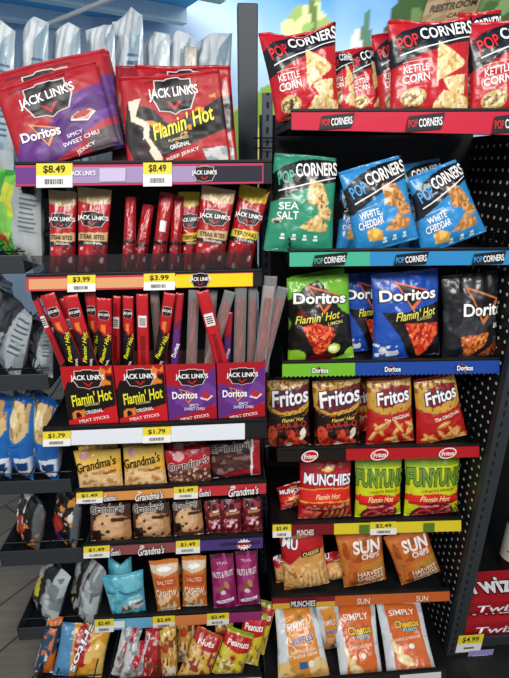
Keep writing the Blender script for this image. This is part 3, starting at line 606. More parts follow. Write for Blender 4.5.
def backprint(A, c='6d7f8c', a0=.25, a1=.8, b0=.2, b1=.8, n=14, seed=1):
    rs = random.Random(seed)
    for k in range(n):
        b = b1-(b1-b0)*k/n; x = a1-rs.uniform(0, .2)*(a1-a0); A.p(c, (a0,b),(x,b),(x,b-.4*(b1-b0)/n),(a0,b-.4*(b1-b0)/n))
    return A
# ================================================================== SHELVES
GL, GR = 'shelves of the left snack rack', 'shelves of the right chip rack'
L1 = shelf('rack_shelf', 'top left rack shelf with purple and dark price channel, two $8.49 tags', (15,164.6), (264,162.5), (264,184), (16.5,187), 0,
  [(15.5,263.5,.03,.97,'b83a5c'),(16,37,.14,.86,'6d3a86'),(37,196,.14,.86,'a08db6'),(196,262,.14,.86,'2c2a36')], group=GL, end=(0,8),
  logos=[('jack',192,217,.08,.95),('txt',70,97,.25,.62,'f3eef8',None,"JACK LINK'S"),('gra2',100,126,.2,.8,'',"c4b8d4")])
L2 = shelf('rack_shelf', 'second left rack shelf with peach and yellow channel and two $3.99 tags', (26,277), (253.7,272), (253.7,286.7), (26.5,291.5), -.035,
  [(26.5,253.2,.02,.98,'c03a42'),(29,144,.16,.86,'dda070'),(144,176,.16,.86,'e6c7a0'),(176,252.5,.06,.94,'f0d01c')], group=GL, end=(0,8),
  logos=[('jack',190,211,-.1,1.05)], fence=(32,250,.05,SMOKE))
L3 = shelf('rack_shelf', 'left rack shelf with plain white price channel under the meat stick cartons', (43,431.7), (245,423), (245,439), (44,446), -.09,
  [(43.3,244.8,.0,1.,'e3e8ef')], group=GL, end=(0,22), lip=.012, depth=.42, deckdrop=.002)
L4 = shelf('rack_shelf', 'left rack shelf with orange and red price channel under gold and red cookie packs', (75,493.5), (266.5,482.7), (266.5,493.5), (76,502.5), 0,
  [(76,176,.04,.96,'dd954e'),(176,266,.04,.96,'c4303a')], group=GL, lip=.012,
  logos=[('gran',135,164,.0,1.),('gran',228,259,.0,1.),('gran',104,117,.1,.9),('gran',199,211,.1,.9)])
L5 = shelf('rack_shelf', 'left rack shelf with brown and purple price channel under chocolate chip cookie packs', (82.5,547.5), (263,536.7), (263,548), (83.5,557), 0,
  [(83,178,.04,.96,'8c4b4c'),(178,262.5,.04,.96,'49357a')], group=GL, lip=.012,
  logos=[('gran',138,165,.0,1.),('gran',111,121,.1,.9),('gra2',220,260,.3,.55,'','2a2250'),('burst',236,252,.0,1.,'c8324a',None,'NEW')])
L6 = shelf('rack_shelf', 'left rack shelf with blue, orange and magenta channel and three tags', (94,620), (262,611), (262,620.5), (95.5,631.5), 0,
  [(94.5,152,.04,.96,'6cb2d8'),(152,207,.04,.96,'dd854a'),(207,261.5,.04,.96,'98306f')], group=GL, lip=.012,
  logos=[('gra2',114,125,.1,.7,'',"e8eef2")])
L7 = shelf('rack_shelf', 'bottom left rack shelf at knee level holding nut and snack mix bags', (100,684), (262,677), (262,687), (100,695), -.17,
  [(205,261,.04,.96,'e8e8e6')], group=GL, depth=.5, deckdrop=.1)
for a in (('price tag $8.49 on the purple left end of the top left shelf',37,73,-.04,1.04,'$8.49',L1),('price tag $8.49 near the middle of the top left shelf',143.5,172,-.04,1.04,'$8.49',L1),
          ('price tag $3.99 on the peach channel toward the left',68,96,-.06,1.06,'$3.99',L2),('price tag $3.99 beside the yellow end of the channel',144,175,-.06,1.06,'$3.99',L2),
          ('price tag $1.79 at left end of the white channel',43.5,71,-.0,.98,'$1.79',L3),('price tag $1.79 in the middle of the white channel',143,171,.0,.98,'$1.79',L3),
          ('price tag $1.49 at left end of the orange cookie channel',77,103,-.1,1.05,'$1.49',L4),('price tag $1.49 where orange cookie channel turns red',174,198,-.1,1.05,'$1.49',L4),
          ('price tag $1.49 at left end of the brown cookie channel',84,110,-.1,1.05,'$1.49',L5),('price tag $1.49 where brown cookie channel turns purple',176,200,-.1,1.05,'$1.49',L5),
          ('price tag $2.49 at left end of the blue channel',95,114,-.05,1.02,'$2.49',L6),('price tag $2.49 on the orange channel left of magenta',153,175,-.05,1.02,'$2.49',L6),('price tag $2.49 at the start of the magenta channel',207,229,-.05,1.02,'$2.49',L6)):
    tag(a[6], a[0], *a[1:6])
R1 = shelf('rack_shelf', 'top right rack shelf with pinkish red price channel under red corn bags', (291,112), (545,111), (545,136), (291,130), 0,
  [(291.5,544,.02,.98,'c4223c')], group=GR, wire=True, logos=[('pop',318,355,.05,.95,'d4202c'),('pop',404,445,.05,.95,'d4202c'),('pop',490,531,.05,.95,'d4202c')])
R2 = shelf('rack_shelf', 'right rack shelf with green and blue channel under white cheddar bags', (289,252), (518,250), (518,265), (289.5,267), 0,
  [(289.5,370,.03,.97,'46b08e'),(370,517,.03,.97,'2f86c0')], group=GR, wire=True, logos=[('pop',311,348,.02,.98,'46b08e'),('pop',392,429,.02,.98,'3b9ad8'),('pop',470,506,.02,.98,'3b9ad8')])
R3 = shelf('rack_shelf', 'right rack shelf with scalloped lime green and royal blue channel strip', (282,363.7), (499.7,360), (499.7,373), (282.5,376.5), 0,
  [(282.3,355,.02,1.08,'74b830'),(355,499.3,.02,1.08,'1f479c')], group=GR, wire=True, scallop=.12, logos=[('dor',312,328,.1,.9),('dor',384,400,.1,.9),('dor',456,472,.1,.9)])
R4 = shelf('rack_shelf', 'right rack shelf with black and red channel under the corn chip bags', (277.5,450), (480,446), (479,457), (278,462), 0,
  [(278,346,.02,.98,'191512'),(346,479,.02,.98,'b41a22')], group=GR, wire=True, logos=[('fri',301,318,.02,.98),('fri',370,388,.02,.98),('fri',438,456,.02,.98)])
R5 = shelf('rack_shelf', 'right rack shelf with yellow price channel under the onion ring bags', (272,525), (461.5,520), (461,531), (272.5,536), 0,
  [(272.5,334,.02,.98,'7a1420'),(334,461,.02,.98,'e6d02a')], group=GR, wire=True, logos=[('txt',296,314,.3,.98,'f2eeee',None,'MUNCHIES'),('gra2',359,369,.1,.9,'','5a7a28'),('gra2',423,434,.1,.9,'','5a7a28')])
R6 = shelf('rack_shelf', 'right rack shelf with dark red, yellow and orange channel strip', (272,598.5), (450,591), (450,600.5), (272.5,609), 0,
  [(272.5,335,.02,.55,'8a1a22'),(272.5,335,.5,.98,'dfb03a'),(335,449.5,.02,.98,'d0662c')], group=GR, wire=True, logos=[('txt',290,316,.12,.86,'f4f0ee','2a1418','MUNCHIES'),('txt',356,370,.12,.9,'f4e6d8',None,'SUN'),('txt',415,428,.12,.9,'f4e6d8',None,'SUN')])
R7 = shelf('rack_shelf', 'bottom right rack shelf with pale strip under the white and orange bags', (268,686), (446,671), (446,682), (268,698), -.2,
  [(400,441,.04,.96,'dfe0e2')], group=GR, depth=.54, deckdrop=.115)
tag(R5, 'price tag $2.49 at left end of the dark red and yellow channel', 272.5,291, -.05,1.05, '$2.49')
tag(R5, 'price tag $2.49 on the yellow channel between green emblems', 370,396, -.05,1.05, '$2.49')
# ================================================================== LEFT RACK BAGS
PUR, FLA = art_jerky('dor', '5a1c3a'), art_jerky('hot', '6a0f18')
G1 = 'large jerky pouches on the top left shelf'
bag('jerky_pouch', 'purple and red sweet chili jerky pouch, front of the left stack', 'jerky pouch', (-8,82,97,69,121,150,22,165), PUR, Y=.05, lean=.05, t=.022, deck=L1.deck, group=G1, m=MATTE, flat=True, pinch=.0, crinkle=.8)
bag('jerky_pouch', 'purple and red jerky pouch directly behind the front sweet chili pouch', 'jerky pouch', (-10,72,102,52,126,150,20,165), PUR, Y=.085, lean=.05, t=.022, deck=L1.deck, group=G1, m=MATTE, flat=True, pinch=.0, crinkle=.8, res=.5)
for k, lb in enumerate(('third purple jerky pouch, its edge showing right of the front two', 'rearmost purple jerky pouch of the left stack, only right edge showing')):
    bag('jerky_pouch', lb, 'jerky pouch', (-8+3*k,70+k,106+4*k,54+2*k,131+4*k,152,24,165), PUR, Y=.115+.03*k, lean=.05, t=.02, deck=L1.deck, group=G1, m=MATTE, flat=True, pinch=.0, crinkle=.6, res=.5)
bag('jerky_pouch', 'red and black flaming hot beef jerky pouch, front of the right stack', 'jerky pouch', (120,81,219,68,231,158,128,167), FLA, Y=.045, lean=.04, t=.024, deck=L1.deck, group=G1, m=MATTE, flat=True, pinch=.0, crinkle=1.1)
bag('jerky_pouch', 'glossy red jerky pouch right behind the flaming hot one', 'jerky pouch', (136,70,230,62,238,158,134,165), FLA, Y=.08, lean=.045, t=.024, deck=L1.deck, group=G1, m=FOIL, flat=True, pinch=.0, crinkle=1.4, res=.6)
bag('jerky_pouch', 'dark red jerky pouch leaning left behind the flaming hot stack', 'jerky pouch', (117,57,160,76,168,160,112,165), Art('8d0f1c', '5a0d14').p('3a0d10', (0,0),(1,0),(1,.3),(0,.5)), Y=.125, lean=.04, t=.03, deck=L1.deck, group=G1, m=MATTE, flat=True, pinch=0, res=.5)
# silver bags on the shelf behind
def silver(seed):
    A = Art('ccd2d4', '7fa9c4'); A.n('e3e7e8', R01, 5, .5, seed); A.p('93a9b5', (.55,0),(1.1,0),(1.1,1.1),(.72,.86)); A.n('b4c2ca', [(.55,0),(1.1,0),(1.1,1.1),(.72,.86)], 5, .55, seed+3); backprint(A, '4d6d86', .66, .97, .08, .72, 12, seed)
    B = Art('8db4cb'); B.n('a9c8d8', R01, 5, .55, seed+2); backprint(B, '51728c', .2, .85, .1, .7, 13, seed); A.backart = B; return A
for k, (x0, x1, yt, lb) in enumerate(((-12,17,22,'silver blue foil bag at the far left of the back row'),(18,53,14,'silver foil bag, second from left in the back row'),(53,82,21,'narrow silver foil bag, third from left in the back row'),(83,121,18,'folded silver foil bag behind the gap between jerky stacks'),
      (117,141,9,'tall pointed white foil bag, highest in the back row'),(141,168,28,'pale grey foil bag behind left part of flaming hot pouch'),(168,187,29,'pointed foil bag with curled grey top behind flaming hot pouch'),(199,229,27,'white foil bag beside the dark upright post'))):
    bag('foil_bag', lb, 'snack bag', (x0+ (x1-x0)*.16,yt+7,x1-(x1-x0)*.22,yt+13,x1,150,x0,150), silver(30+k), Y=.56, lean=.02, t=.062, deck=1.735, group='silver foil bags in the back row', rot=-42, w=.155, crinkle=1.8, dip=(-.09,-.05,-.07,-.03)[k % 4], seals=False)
A = Art('9aa09c'); A.n('c3b9a8', R01, 7, .5, 3); bag('foil_pack', 'small flat grey pack standing in the back row behind the hot pouch', 'snack pack', (184,45,197,48,198,150,183,150), A, Y=.5, lean=.01, t=.02, deck=1.735, flat=True, seals=False)
# ---- pouches and sticks on the second shelf
G2 = 'small meat pouches on the second left shelf'
PO = art_pouch('c9a674', 'STEAK BITES'); POT = art_pouch('e0c03a', 'TERIYAKI', 'd6b437'); POP_ = art_pouch('c9a674', '', plain=True)
bag('jerky_pouch', 'red steak bites pouch with tan top, leftmost on the second shelf', 'jerky pouch', (49,192,77,190,75,272,50,272), PO, Y=.035, lean=.04, t=.03, deck=L2.deck, group=G2)
bag('jerky_pouch', 'red steak bites pouch right of the leftmost one, black emblem visible', 'jerky pouch', (78,189,112,188,106,272,78,273), PO, Y=.03, lean=.04, t=.03, deck=L2.deck, group=G2)
for k, (q, lb) in enumerate((((126,196,136,198,136,268,121,267),'narrow red pouch turned edge on beside the dark gap'),((143,204,154,206,146,268,131,268),'slanted red pouch, second of the edge on ones'),((160,192,174,194,164,270,150,270),'red edge on pouch with a small white code label'),((172,196,184,196,180,270,168,270),'red pouch edge half hidden behind the code label pouch'))):
    A = art_pouch('8d1620', '', 'a0202a', True)
    if k == 2: A.g('d7e2e4', [(.35,.5),(.75,.5),(.75,.64),(.35,.64)], 'code_label', 1)
    bag('jerky_pouch', lb, 'jerky pouch', q, A, Y=.03+.02*(k % 2), lean=.04, t=.03, deck=L2.deck, group=G2, crinkle=2.)
bag('jerky_pouch', 'yellow topped red pouch behind the tilted steak bites pouch', 'jerky pouch', (178,192,200,192,200,270,184,270), POT, Y=.07, lean=.03, t=.025, deck=L2.deck, group=G2)
bag('jerky_pouch', 'tilted red steak bites pouch with tan top beside the yellow topped pouch', 'jerky pouch', (202,187,236,189,222,270,193,269), PO, Y=.02, lean=.04, t=.032, deck=L2.deck, group=G2)
bag('jerky_pouch', 'yellow topped teriyaki pouch leaning right at the end of the row', 'jerky pouch', (240,186,270,188,250,270,224,268), POT, Y=.05, lean=.04, t=.032, deck=L2.deck, group=G2)
# ---- meat sticks and their cartons
BOXT = {}
def carton(label, q, kind, Y0=-.075, dep=.1):
    TL, TR, BR, BL = [W(q[i], q[i+1], Y0) for i in (0,2,4,6)]
    zb = L3.deck((BL.x+BR.x)/2)+.001; h = ((TL.z+TR.z)/2)-zb; w = (TR-TL+BR-BL).length/2; cx = (TL.x+TR.x+BL.x+BR.x)/4
    A = art_box(kind); nx, ny = 56, 64; a, b = np.meshgrid(np.linspace(0,1,nx+1), np.linspace(0,1,ny+1))
    P = np.stack([(a-.5)*w, 0*a, b*h], 2); C = A.paint(a, b).reshape(-1, 3); v = [P.reshape(-1,3)]; f = [gridf(nx, ny)]; k = (nx+1)*(ny+1)
    x = w/2; d = dep; th = .0015
    side = np.array([[-x,0,0],[x,0,0],[x,d,0],[-x,d,0],[-x,0,h],[x,0,h],[x,d,h*1.0],[-x,d,h*1.0],[-x+th,th,0.002],[x-th,th,.002],[x-th,d-th,.002],[-x+th,d-th,.002],[-x+th,th,h],[x-th,th,h],[x-th,d-th,h],[-x+th,d-th,h]])
    fs = np.array([(3,2,1,0),(1,2,6,5),(2,3,7,6),(3,0,4,7),(8,9,10,11),(9,8,12,13),(10,9,13,14),(11,10,14,15),(8,11,15,12),(4,5,13,12),(5,6,14,13),(6,7,15,14),(7,4,12,15)])+k
    cc = np.vstack([C, np.tile(hx('8d1620' if kind == 'hot' else '7a1830'), (8,1)), np.tile(hx('4a3428'), (8,1))])
    me = mesh_np('stick_carton', np.vstack(v+[side]), np.vstack(f+[fs]), [CARD], cc, False)
    M = Matrix.Translation((cx, Y0, zb)); o = link('stick_carton', me, M); prop(o, label, 'carton', 'open meat stick cartons in a row')
    sf = Surf(P, np.tile(np.array([0,-1.,0]), (ny+1, nx+1, 1)), (0,1), (0,1)); lettering(A, sf, o, w, h, 9, (.0006,.0004))
BX = [(60.5,366.6,111.5,365.8,119,423.4,69,426.5),(112.5,365.6,164.2,364.5,168,423.6,121,424.5),(165,364.2,215.6,363.6,216.6,422.8,169.2,424),(217,363.4,264.6,361.8,265.6,420,218.4,422.5)]
for q, kd, lb in zip(BX, ('hot','hot','dor','dor'), ('leftmost carton, red and black flaming hot meat sticks','second carton, red and black flaming hot meat sticks','purple and red meat stick carton beside the black one','rightmost purple and red meat stick carton')):
    carton(lb, q, kd)
GS = 'meat sticks standing in the cartons'
def stick(label, top, bot, wpx, kind, Y, lean=.0):
    q = (top[0]-wpx/2, top[1], top[0]+wpx/2, top[1], bot[0]+wpx/2*.95, bot[1], bot[0]-wpx/2*.95, bot[1])
    if kind == 'clear':
        o = bag('meat_stick', label, 'meat stick', q, art_stick('clear'), Y=Y, lean=lean, t=.012, deck=None, group=GS, seals=False, film=FILM, crinkle=.6, flat=True, pinch=0)
        s = .64; a = (top[0]*.9+bot[0]*.1, top[1]*.86+bot[1]*.14)
        qq = (a[0]-wpx*s/2, a[1], a[0]+wpx*s/2, a[1], bot[0]+wpx*s/2, bot[1], bot[0]-wpx*s/2, bot[1])
        A = Art('6e2a1e'); A.n('94402c', R01, 9, .6, int(top[0]))
        c = bag('jerky_strip', None, None, qq, A, Y=Y+.0, lean=lean, t=.009, deck=None, seals=False, crinkle=.3, pinch=0)
        m = c.matrix_world.copy(); c.parent = o; c.matrix_basis = o.matrix_world.inverted() @ c.matrix_basis
        return o
    return bag('meat_stick', label, 'meat stick', q, art_stick(kind), Y=Y, lean=lean, t=.011, deck=None, group=GS, seals=False, crinkle=.8, pinch=0, flat=True, res=1.3)
YS = lambda k: -.062+.012*k
stick('red meat stick leaning at the far left of the first carton', (34,295), (66,372), 7, 'code', YS(4), .02)
stick('red hot meat stick with black emblem, first in front at left', (47,294), (80,372), 15, 'hot', YS(1), .01)
stick('red hot meat stick with black emblem, second in front at left', (70,295), (93,372), 15, 'hot', YS(1), .01)
stick('red stick tucked behind the first two emblem sticks', (62,298), (86,372), 7, 'code', YS(3), .01)
stick('red hot stick behind, between second and upright front sticks', (90,292), (99,372), 11, 'hot', YS(4), .01)
stick('upright red hot meat stick over the right side of the first carton', (104,298), (106,372), 15, 'hot', YS(1), .0)
stick('dark red stick standing left in the second carton', (117,296), (116,372), 8, 'code', YS(4), .0)
stick('thin red hot stick at the left of the second carton', (128,296), (129,372), 11, 'hot', YS(2), .0)
stick('red stick with white barcode in the second carton', (142,294), (144,372), 12, 'code', YS(1), .0)
stick('clear wrapped brown jerky stick behind the barcode stick', (154,286), (160,372), 9, 'clear', YS(5), .0)
stick('red hot stick leaning right, above the second carton edge', (170,293), (158,372), 12, 'hot', YS(2), .0)
stick('purple and red stick above the seam of second and third cartons', (180,293), (174,372), 8, 'purple', YS(3), .0)
stick('clear wrapped jerky stick standing upright in the third carton', (194,290), (191,372), 11, 'clear', YS(3), .0)
stick('red stick turned back out, crossing the clear sticks', (202,291), (224,372), 13, 'code', YS(0), .0)
stick('clear wrapped jerky stick slanting right behind the crossing red one', (230,291), (207,372), 11, 'clear', YS(2), .0)
stick('clear jerky stick at the right end of the third carton', (213,290), (208,372), 9, 'clear', YS(5), .0)
stick('purple stick peeking out above the fourth carton', (229,312), (226,372), 8, 'purple', YS(4), .0)
stick('clear jerky stick upright over the fourth carton, left one', (241,287), (239,372), 12, 'clear', YS(3), .0)
stick('clear jerky stick upright over the fourth carton, second from left', (253,287), (251,372), 9, 'clear', YS(4), .0)
stick('clear jerky stick leaning right beyond the yellow channel end', (269,286), (259,372), 12, 'clear', YS(1), .0)
stick('tall pale clear jerky stick, highest at the right end', (271,276), (262,372), 13, 'clear', YS(4), .0)
stick('clear jerky stick with the strongest lean at far right', (283,287), (261,372), 11, 'clear', YS(3), .0)
# ---- cookies
G4, G5 = 'cookie packs on the upper cookie shelf', 'cookie packs on the lower cookie shelf'
def pk(name, lb, cat, q, A, Y, sh, g, t=.03, **k): return bag(name, lb, cat, q, A, Y=Y, t=t, deck=sh.deck, group=g, **{**dict(lean=.02, pinch=.02, crinkle=.9), **k})
pk('cookie_pack', 'gold peanut butter cookie pack at left end of its row', 'cookie pack', (74,453,120,446,123,484,80,489), art_cookie('pb'), .04, L4, G4)
pk('cookie_pack', 'gold peanut butter cookie pack next to the red one', 'cookie pack', (123,448,163,444,167,481,125,486), art_cookie('pb'), .04, L4, G4)
pk('cookie_pack', 'red cookie pack with brown cookie in the front row', 'cookie pack', (164,447,210,449,211,478,170,483), art_cookie('red'), .035, L4, G4)
pk('cookie_pack', 'dark fudge cookie pack with red side stripe, tilted at right', 'cookie pack', (206,446,260,436,261,473,211,480), art_cookie('fudge'), .06, L4, G4)
pk('cookie_pack', 'gold cookie pack behind the leftmost gold one', 'cookie pack', (78,446,117,441,122,470,84,474), art_cookie('pb'), .1, L4, G4)
pk('cookie_pack', 'gold cookie pack behind the one next to red', 'cookie pack', (122,443,163,438,166,468,126,472), art_cookie('pb'), .1, L4, G4)
pk('cookie_pack', 'dark red cookie pack behind the front red pack', 'cookie pack', (166,441,206,438,208,466,170,470), art_cookie('red'), .1, L4, G4)
pk('cookie_pack', 'chocolate chip cookie pack at left end of the lower cookie row', 'cookie pack', (90,504,130,500,132,538,91,543), art_cookie('choc'), .04, L5, G5)
pk('cookie_pack', 'chocolate chip cookie pack in the middle, big cookie picture', 'cookie pack', (132,503,169,500,171,534,134,538), art_cookie('choc'), .05, L5, G5)
pk('cookie_pack', 'chocolate chip cookie pack beside the dark red brownie packs', 'cookie pack', (172,501,201,498,204,528,174,532), art_cookie('choc'), .05, L5, G5)
pk('cookie_pack', 'chocolate chip pack lying low behind the middle cookie packs', 'cookie pack', (134,512,172,510,174,536,136,540), art_cookie('choc'), .1, L5, G5)
pk('brownie_pack', 'dark red brownie pack next to the chocolate chip cookies', 'brownie pack', (203,500,222,497,224,531,207,534), art_cookie('brown'), .05, L5, 'dark red brownie packs')
pk('brownie_pack', 'dark red brownie pack with gold lettering in the middle of three', 'brownie pack', (219,499,241,496,242,530,220,533), art_cookie('brown'), .04, L5, 'dark red brownie packs')
pk('brownie_pack', 'dark red brownie pack at right end of the row', 'brownie pack', (241,498,261,495,262,526,243,530), art_cookie('brown'), .05, L5, 'dark red brownie packs')
# ---- nuts, upper
pk('snack_bag', 'teal snack bag slumped forward at the left', 'snack bag', (101,574,143,573,144,610,112,602), art_nut('teal'), .035, L6, 'bags on the blue orange magenta shelf', t=.05, crinkle=1.6)
pk('snack_bag', 'upright teal snack bag behind the slumped one', 'snack bag', (108,558,131,556,134,594,108,596), art_nut('teal'), .1, L6, 'bags on the blue orange magenta shelf', t=.04, dip=.2)
GN = 'slim nut bags on the blue orange magenta shelf'
pk('nut_bag', 'orange cashew bag left of its twin', 'nut bag', (149,561,178,558,180,607,158,611), art_nut('cash'), .04, L6, GN, t=.035)
pk('nut_bag', 'orange cashew bag beside the magenta bags', 'nut bag', (182,557,206,554,207,606,183,609), art_nut('cash'), .05, L6, GN, t=.035)
pk('nut_bag', 'magenta nut and fruit bag next to the orange cashew bags', 'nut bag', (210,554,233,553,237,601,214,606), art_nut('mag'), .04, L6, GN, t=.035)
pk('nut_bag', 'magenta nut and fruit bag at right end of the shelf', 'nut bag', (235,551,256,550,260,600,238,604), art_nut('mag'), .045, L6, GN, t=.035)
pk('nut_bag', 'orange nut bag mostly hidden behind the two cashew bags', 'nut bag', (174,562,192,560,194,600,176,603), art_nut('cash'), .11, L6, GN, t=.03)
# ---- bottom
GB = 'snack mix bags on the bottom left shelf'
pk('nut_bag', 'silver bag with red stripe at left of the bottom shelf', 'snack bag', (123,628,143,626,128,672,112,672), art_nut('silver'), -.08, L7, GB, lean=.08, t=.04, crinkle=1.8)
pk('nut_bag', 'silver and grey bag lying low beside the red striped one', 'snack bag', (128,640,150,642,150,686,118,686), art_nut('silver'), -.12, L7, GB, lean=.08, t=.04, crinkle=1.8)
pk('nut_bag', 'dark red shiny snack bag leaning over the silver bags', 'snack bag', (146,630,160,627,162,672,140,674), art_nut('redm'), -.1, L7, GB, lean=.08, t=.04, crinkle=1.8)
pk('nut_bag', 'gold nut bag beside the dark red bag', 'snack bag', (158,628,176,626,178,676,162,678), art_nut('gold'), -.1, L7, GB, lean=.08, t=.04)
pk('nut_bag', 'gold nut bag hidden behind the tilted snack mix bag', 'snack bag', (178,628,196,626,198,676,178,678), art_nut('gold'), -.04, L7, GB, lean=.08, t=.04)
pk('nut_bag', 'gold snack mix bag with red top tilted to the right', 'snack bag', (197,634,224,628,209,676,178,676), art_nut('mix'), -.12, L7, GB, lean=.08, t=.045)
pk('nut_bag', 'yellow peanut bag with red top in the middle front', 'snack bag', (228,627,255,633,241,676,212,672), art_nut('pea'), -.11, L7, GB, lean=.08, t=.045)
pk('nut_bag', 'yellow peanut bag with red top behind the front one', 'snack bag', (246,624,268,620,258,672,234,674), art_nut('pea'), -.06, L7, GB, lean=.08, t=.04)
pk('nut_bag', 'green topped peanut bag at far right, tall and tilted', 'snack bag', (256,618,276,613,264,664,244,668), art_nut('pea'), -.02, L7, GB, lean=.08, t=.04)
pk('nut_bag', 'pale yellow nut bag low behind the two front peanut bags', 'snack bag', (216,627,234,626,232,668,214,670), art_nut('gold'), -.04, L7, GB, lean=.08, t=.03)
# ================================================================== RIGHT RACK BAGS
POR = art_pop('bb1522', 'b51420', 'd3202b', ('KETTLE','CORN'), 'e0c083', 'f0dcae', 'corn'); POG = art_pop('2c8a6c', '1d5c48', '3fae8a', ('SEA','SALT'), 'c9a45c', 'e0c58a', 'salt', '16171a'); POB = art_pop('2a86c4', '1f6aa0', '3f9fe0', ('WHITE','CHEDDAR'), 'b07338', 'd49a58', 'ched', '15171b')
GP, GQ, GD, GF, GM, GU, GZ = 'red kettle corn bags on the top right shelf', 'corn chip bags on the green and blue shelf', 'tortilla chip bags on the lime and blue shelf', 'corn chip bags on the black and red shelf', 'bags on the yellow channel shelf', 'orange bags above the dark red and orange strip', 'white and orange bags on the bottom right shelf'
def cb(lb, q, A, Y, sh, g, t=.06, **k): return bag('chip_bag', lb, 'chip bag', q, A, Y=Y, t=t, deck=sh.deck, group=g, **{**dict(lean=.035), **k})
cb('red kettle corn bag at left, sticking out past the shelf end', (258,31,335.5,25,339,112,276,118), POR, .055, R1, GP, dip=.12)
cb('red kettle corn bag behind the left one, only its left edge showing', (260,38,322,34,330,112,278,118), POR, .115, R1, GP, res=.5)
cb('red kettle corn bag in the back row, narrow sliver beside the leftmost bag', (330,52,352,52,358,108,328,108), POR, .12, R1, GP, res=.5)
cb('red kettle corn bag in the back row, left of the large front bag', (341,48,388,47,396,110,348,110), POR, .13, R1, GP, t=.05)
cb('red kettle corn bag peeking out left of the large front bag', (371,31,420,34,424,110,380,110), POR, .085, R1, GP, t=.045)
cb('large red kettle corn bag in front, right of the middle', (388,17,471,22,468,110,390,110), POR, .045, R1, GP, dip=.03)
cb('red kettle corn bag behind the gap between two front bags', (458,10,500,14,500,110,455,110), POR, .12, R1, GP, t=.05)
cb('red kettle corn bag cut off by the right edge of the photo', (467,17,548,20,550,110,470,110), POR, .06, R1, GP, dip=.03)
cb('green sea salt corn chip bag at left end of its shelf', (275,157,338,154,333,246,264,245), POG, .06, R2, GQ)
cb('light blue white cheddar bag leaning left, front of the middle', (338,164,402,163,419,246,356,246), POB, .045, R2, GQ)
cb('light blue white cheddar bag at right end of the row', (407,170,458,167,488,246,421,246), POB, .05, R2, GQ)
cb('blue white cheddar bag peeking out between green and blue front bags', (340,190,380,186,384,245,336,246), POB, .11, R2, GQ, t=.045)
cb('blue white cheddar bag standing behind the two front blue bags', (392,162,440,162,446,240,398,240), POB, .13, R2, GQ, t=.05)
DL, DB, DK = art_dor('6cae2c', '4d8a20', 'lime'), art_dor('1d4aa8', '17397f', 'blue'), art_dor('1b1c1f', '141517', 'cool')
cb('lime green and black flaming hot tortilla chip bag', (287,276,348,279,354,361,288,361), DL, .05, R3, GD, up=0.02, crinkle=1.4)
cb('royal blue and black flaming hot tortilla chip bag in front', (371.5,273,438.5,273,440,360,373,360), DB, .05, R3, GD, up=0.02, crinkle=1.4)
cb('black tortilla chip bag with orange chips at right end', (442,277,499,273,495,359,442,360), DK, .05, R3, GD, up=0.02, crinkle=1.6)
cb('blue tortilla chip bag in shadow between lime and blue front bags', (340,274,392,274,394,352,342,354), DB, .12, R3, GD, up=0.02, t=.05)
cb('lime green tortilla chip bag hidden behind the lime front bag', (290,272,344,275,356,352,298,354), DL, .13, R3, GD, up=0.02, t=.05, res=.5)
FB, FO, FO2 = art_fri('bbq'), art_fri('orig'), art_fri('orig2')
cb('dark barbecue corn chip bag at left end of its row', (267,382,309,378,311,445,265,447), FB, .05, R4, GF, up=0.05)
cb('dark barbecue corn chip bag beside the red ones, right of its twin', (312,379,361,381,360,445,315,446), FB, .05, R4, GF, up=0.05)
cb('red and gold corn chip bag next to the dark barbecue one', (367,380,411,380,414,444,366,444), FO, .05, R4, GF, up=0.05)
cb('red and gold corn chip bag at right end of its row', (414,381,455,377,467,442,417,442), FO2, .045, R4, GF, up=0.05)
cb('red corn chip bag in shadow behind, between dark and red front bags', (346,382,380,382,382,438,348,440), FO, .12, R4, GF, up=0.05, t=.045)
MH, MC, FU, SU = art_mun('hot'), art_mun('cheese'), art_fun(), art_sun()
cb('red hot snack mix bag above the dark red channel end', (300,464,351,465,351,519,298,519), MH, .05, R5, GM, up=0.1)
cb('red snack mix bag low behind the front hot snack mix bag', (276,508,306,503,312,524,280,526), MH, .1, R5, GM, up=0.1, t=.05)
cb('yellow green onion ring bag next to the red snack mix', (355,461,402,461,400,518,355,518), FU, .05, R5, GM, up=0.1)
cb('yellow green onion ring bag at right end of its row', (405,460,460,459,457,517,404,518), FU, .05, R5, GM, up=0.1)
cb('cheese snack mix bag with red top at left of its row', (280,535,322,536,330,591,285,594), MC, .05, R6, GU, up=0.09)
cb('orange harvest cheddar bag in the middle of its row', (336,535,382,535,387,589,345,592), SU, .05, R6, GU, up=0.09)
cb('orange harvest cheddar bag leaning left at right end', (384,536,427,532,444,584,404,589), SU, .05, R6, GU, up=0.09)
cb('orange bag lying low between cheese mix and harvest cheddar', (316,566,346,564,350,590,318,592), MC, .085, R6, GU, t=.05, res=.7)
cb('orange bag lying low at far left behind the cheese mix bag', (272,570,292,568,298,592,276,596), MC, .085, R6, GU, t=.05, res=.7)
SR, S1 = art_simply('ruf'), art_simply('che')
cb('white and orange ridged potato chip bag at left of the bottom row', (275,609,317,606,331,684,279,687), SR, -.13, R7, GZ, up=0.05, lean=.18)
cb('white and orange cheese puff bag in the middle of the bottom row', (330,607,375,605,383,677,341,680), S1, -.13, R7, GZ, up=0.05, lean=.18)
cb('white and orange cheese puff bag at right of the bottom row', (377,606,420,602,436,665,386,671), S1, -.13, R7, GZ, up=0.05, lean=.18)
cb('orange bag in shadow behind, between ridged chip and puff bags', (316,606,338,606,344,654,322,656), SR, -.02, R7, GZ, up=0.08, t=.045, res=.7)
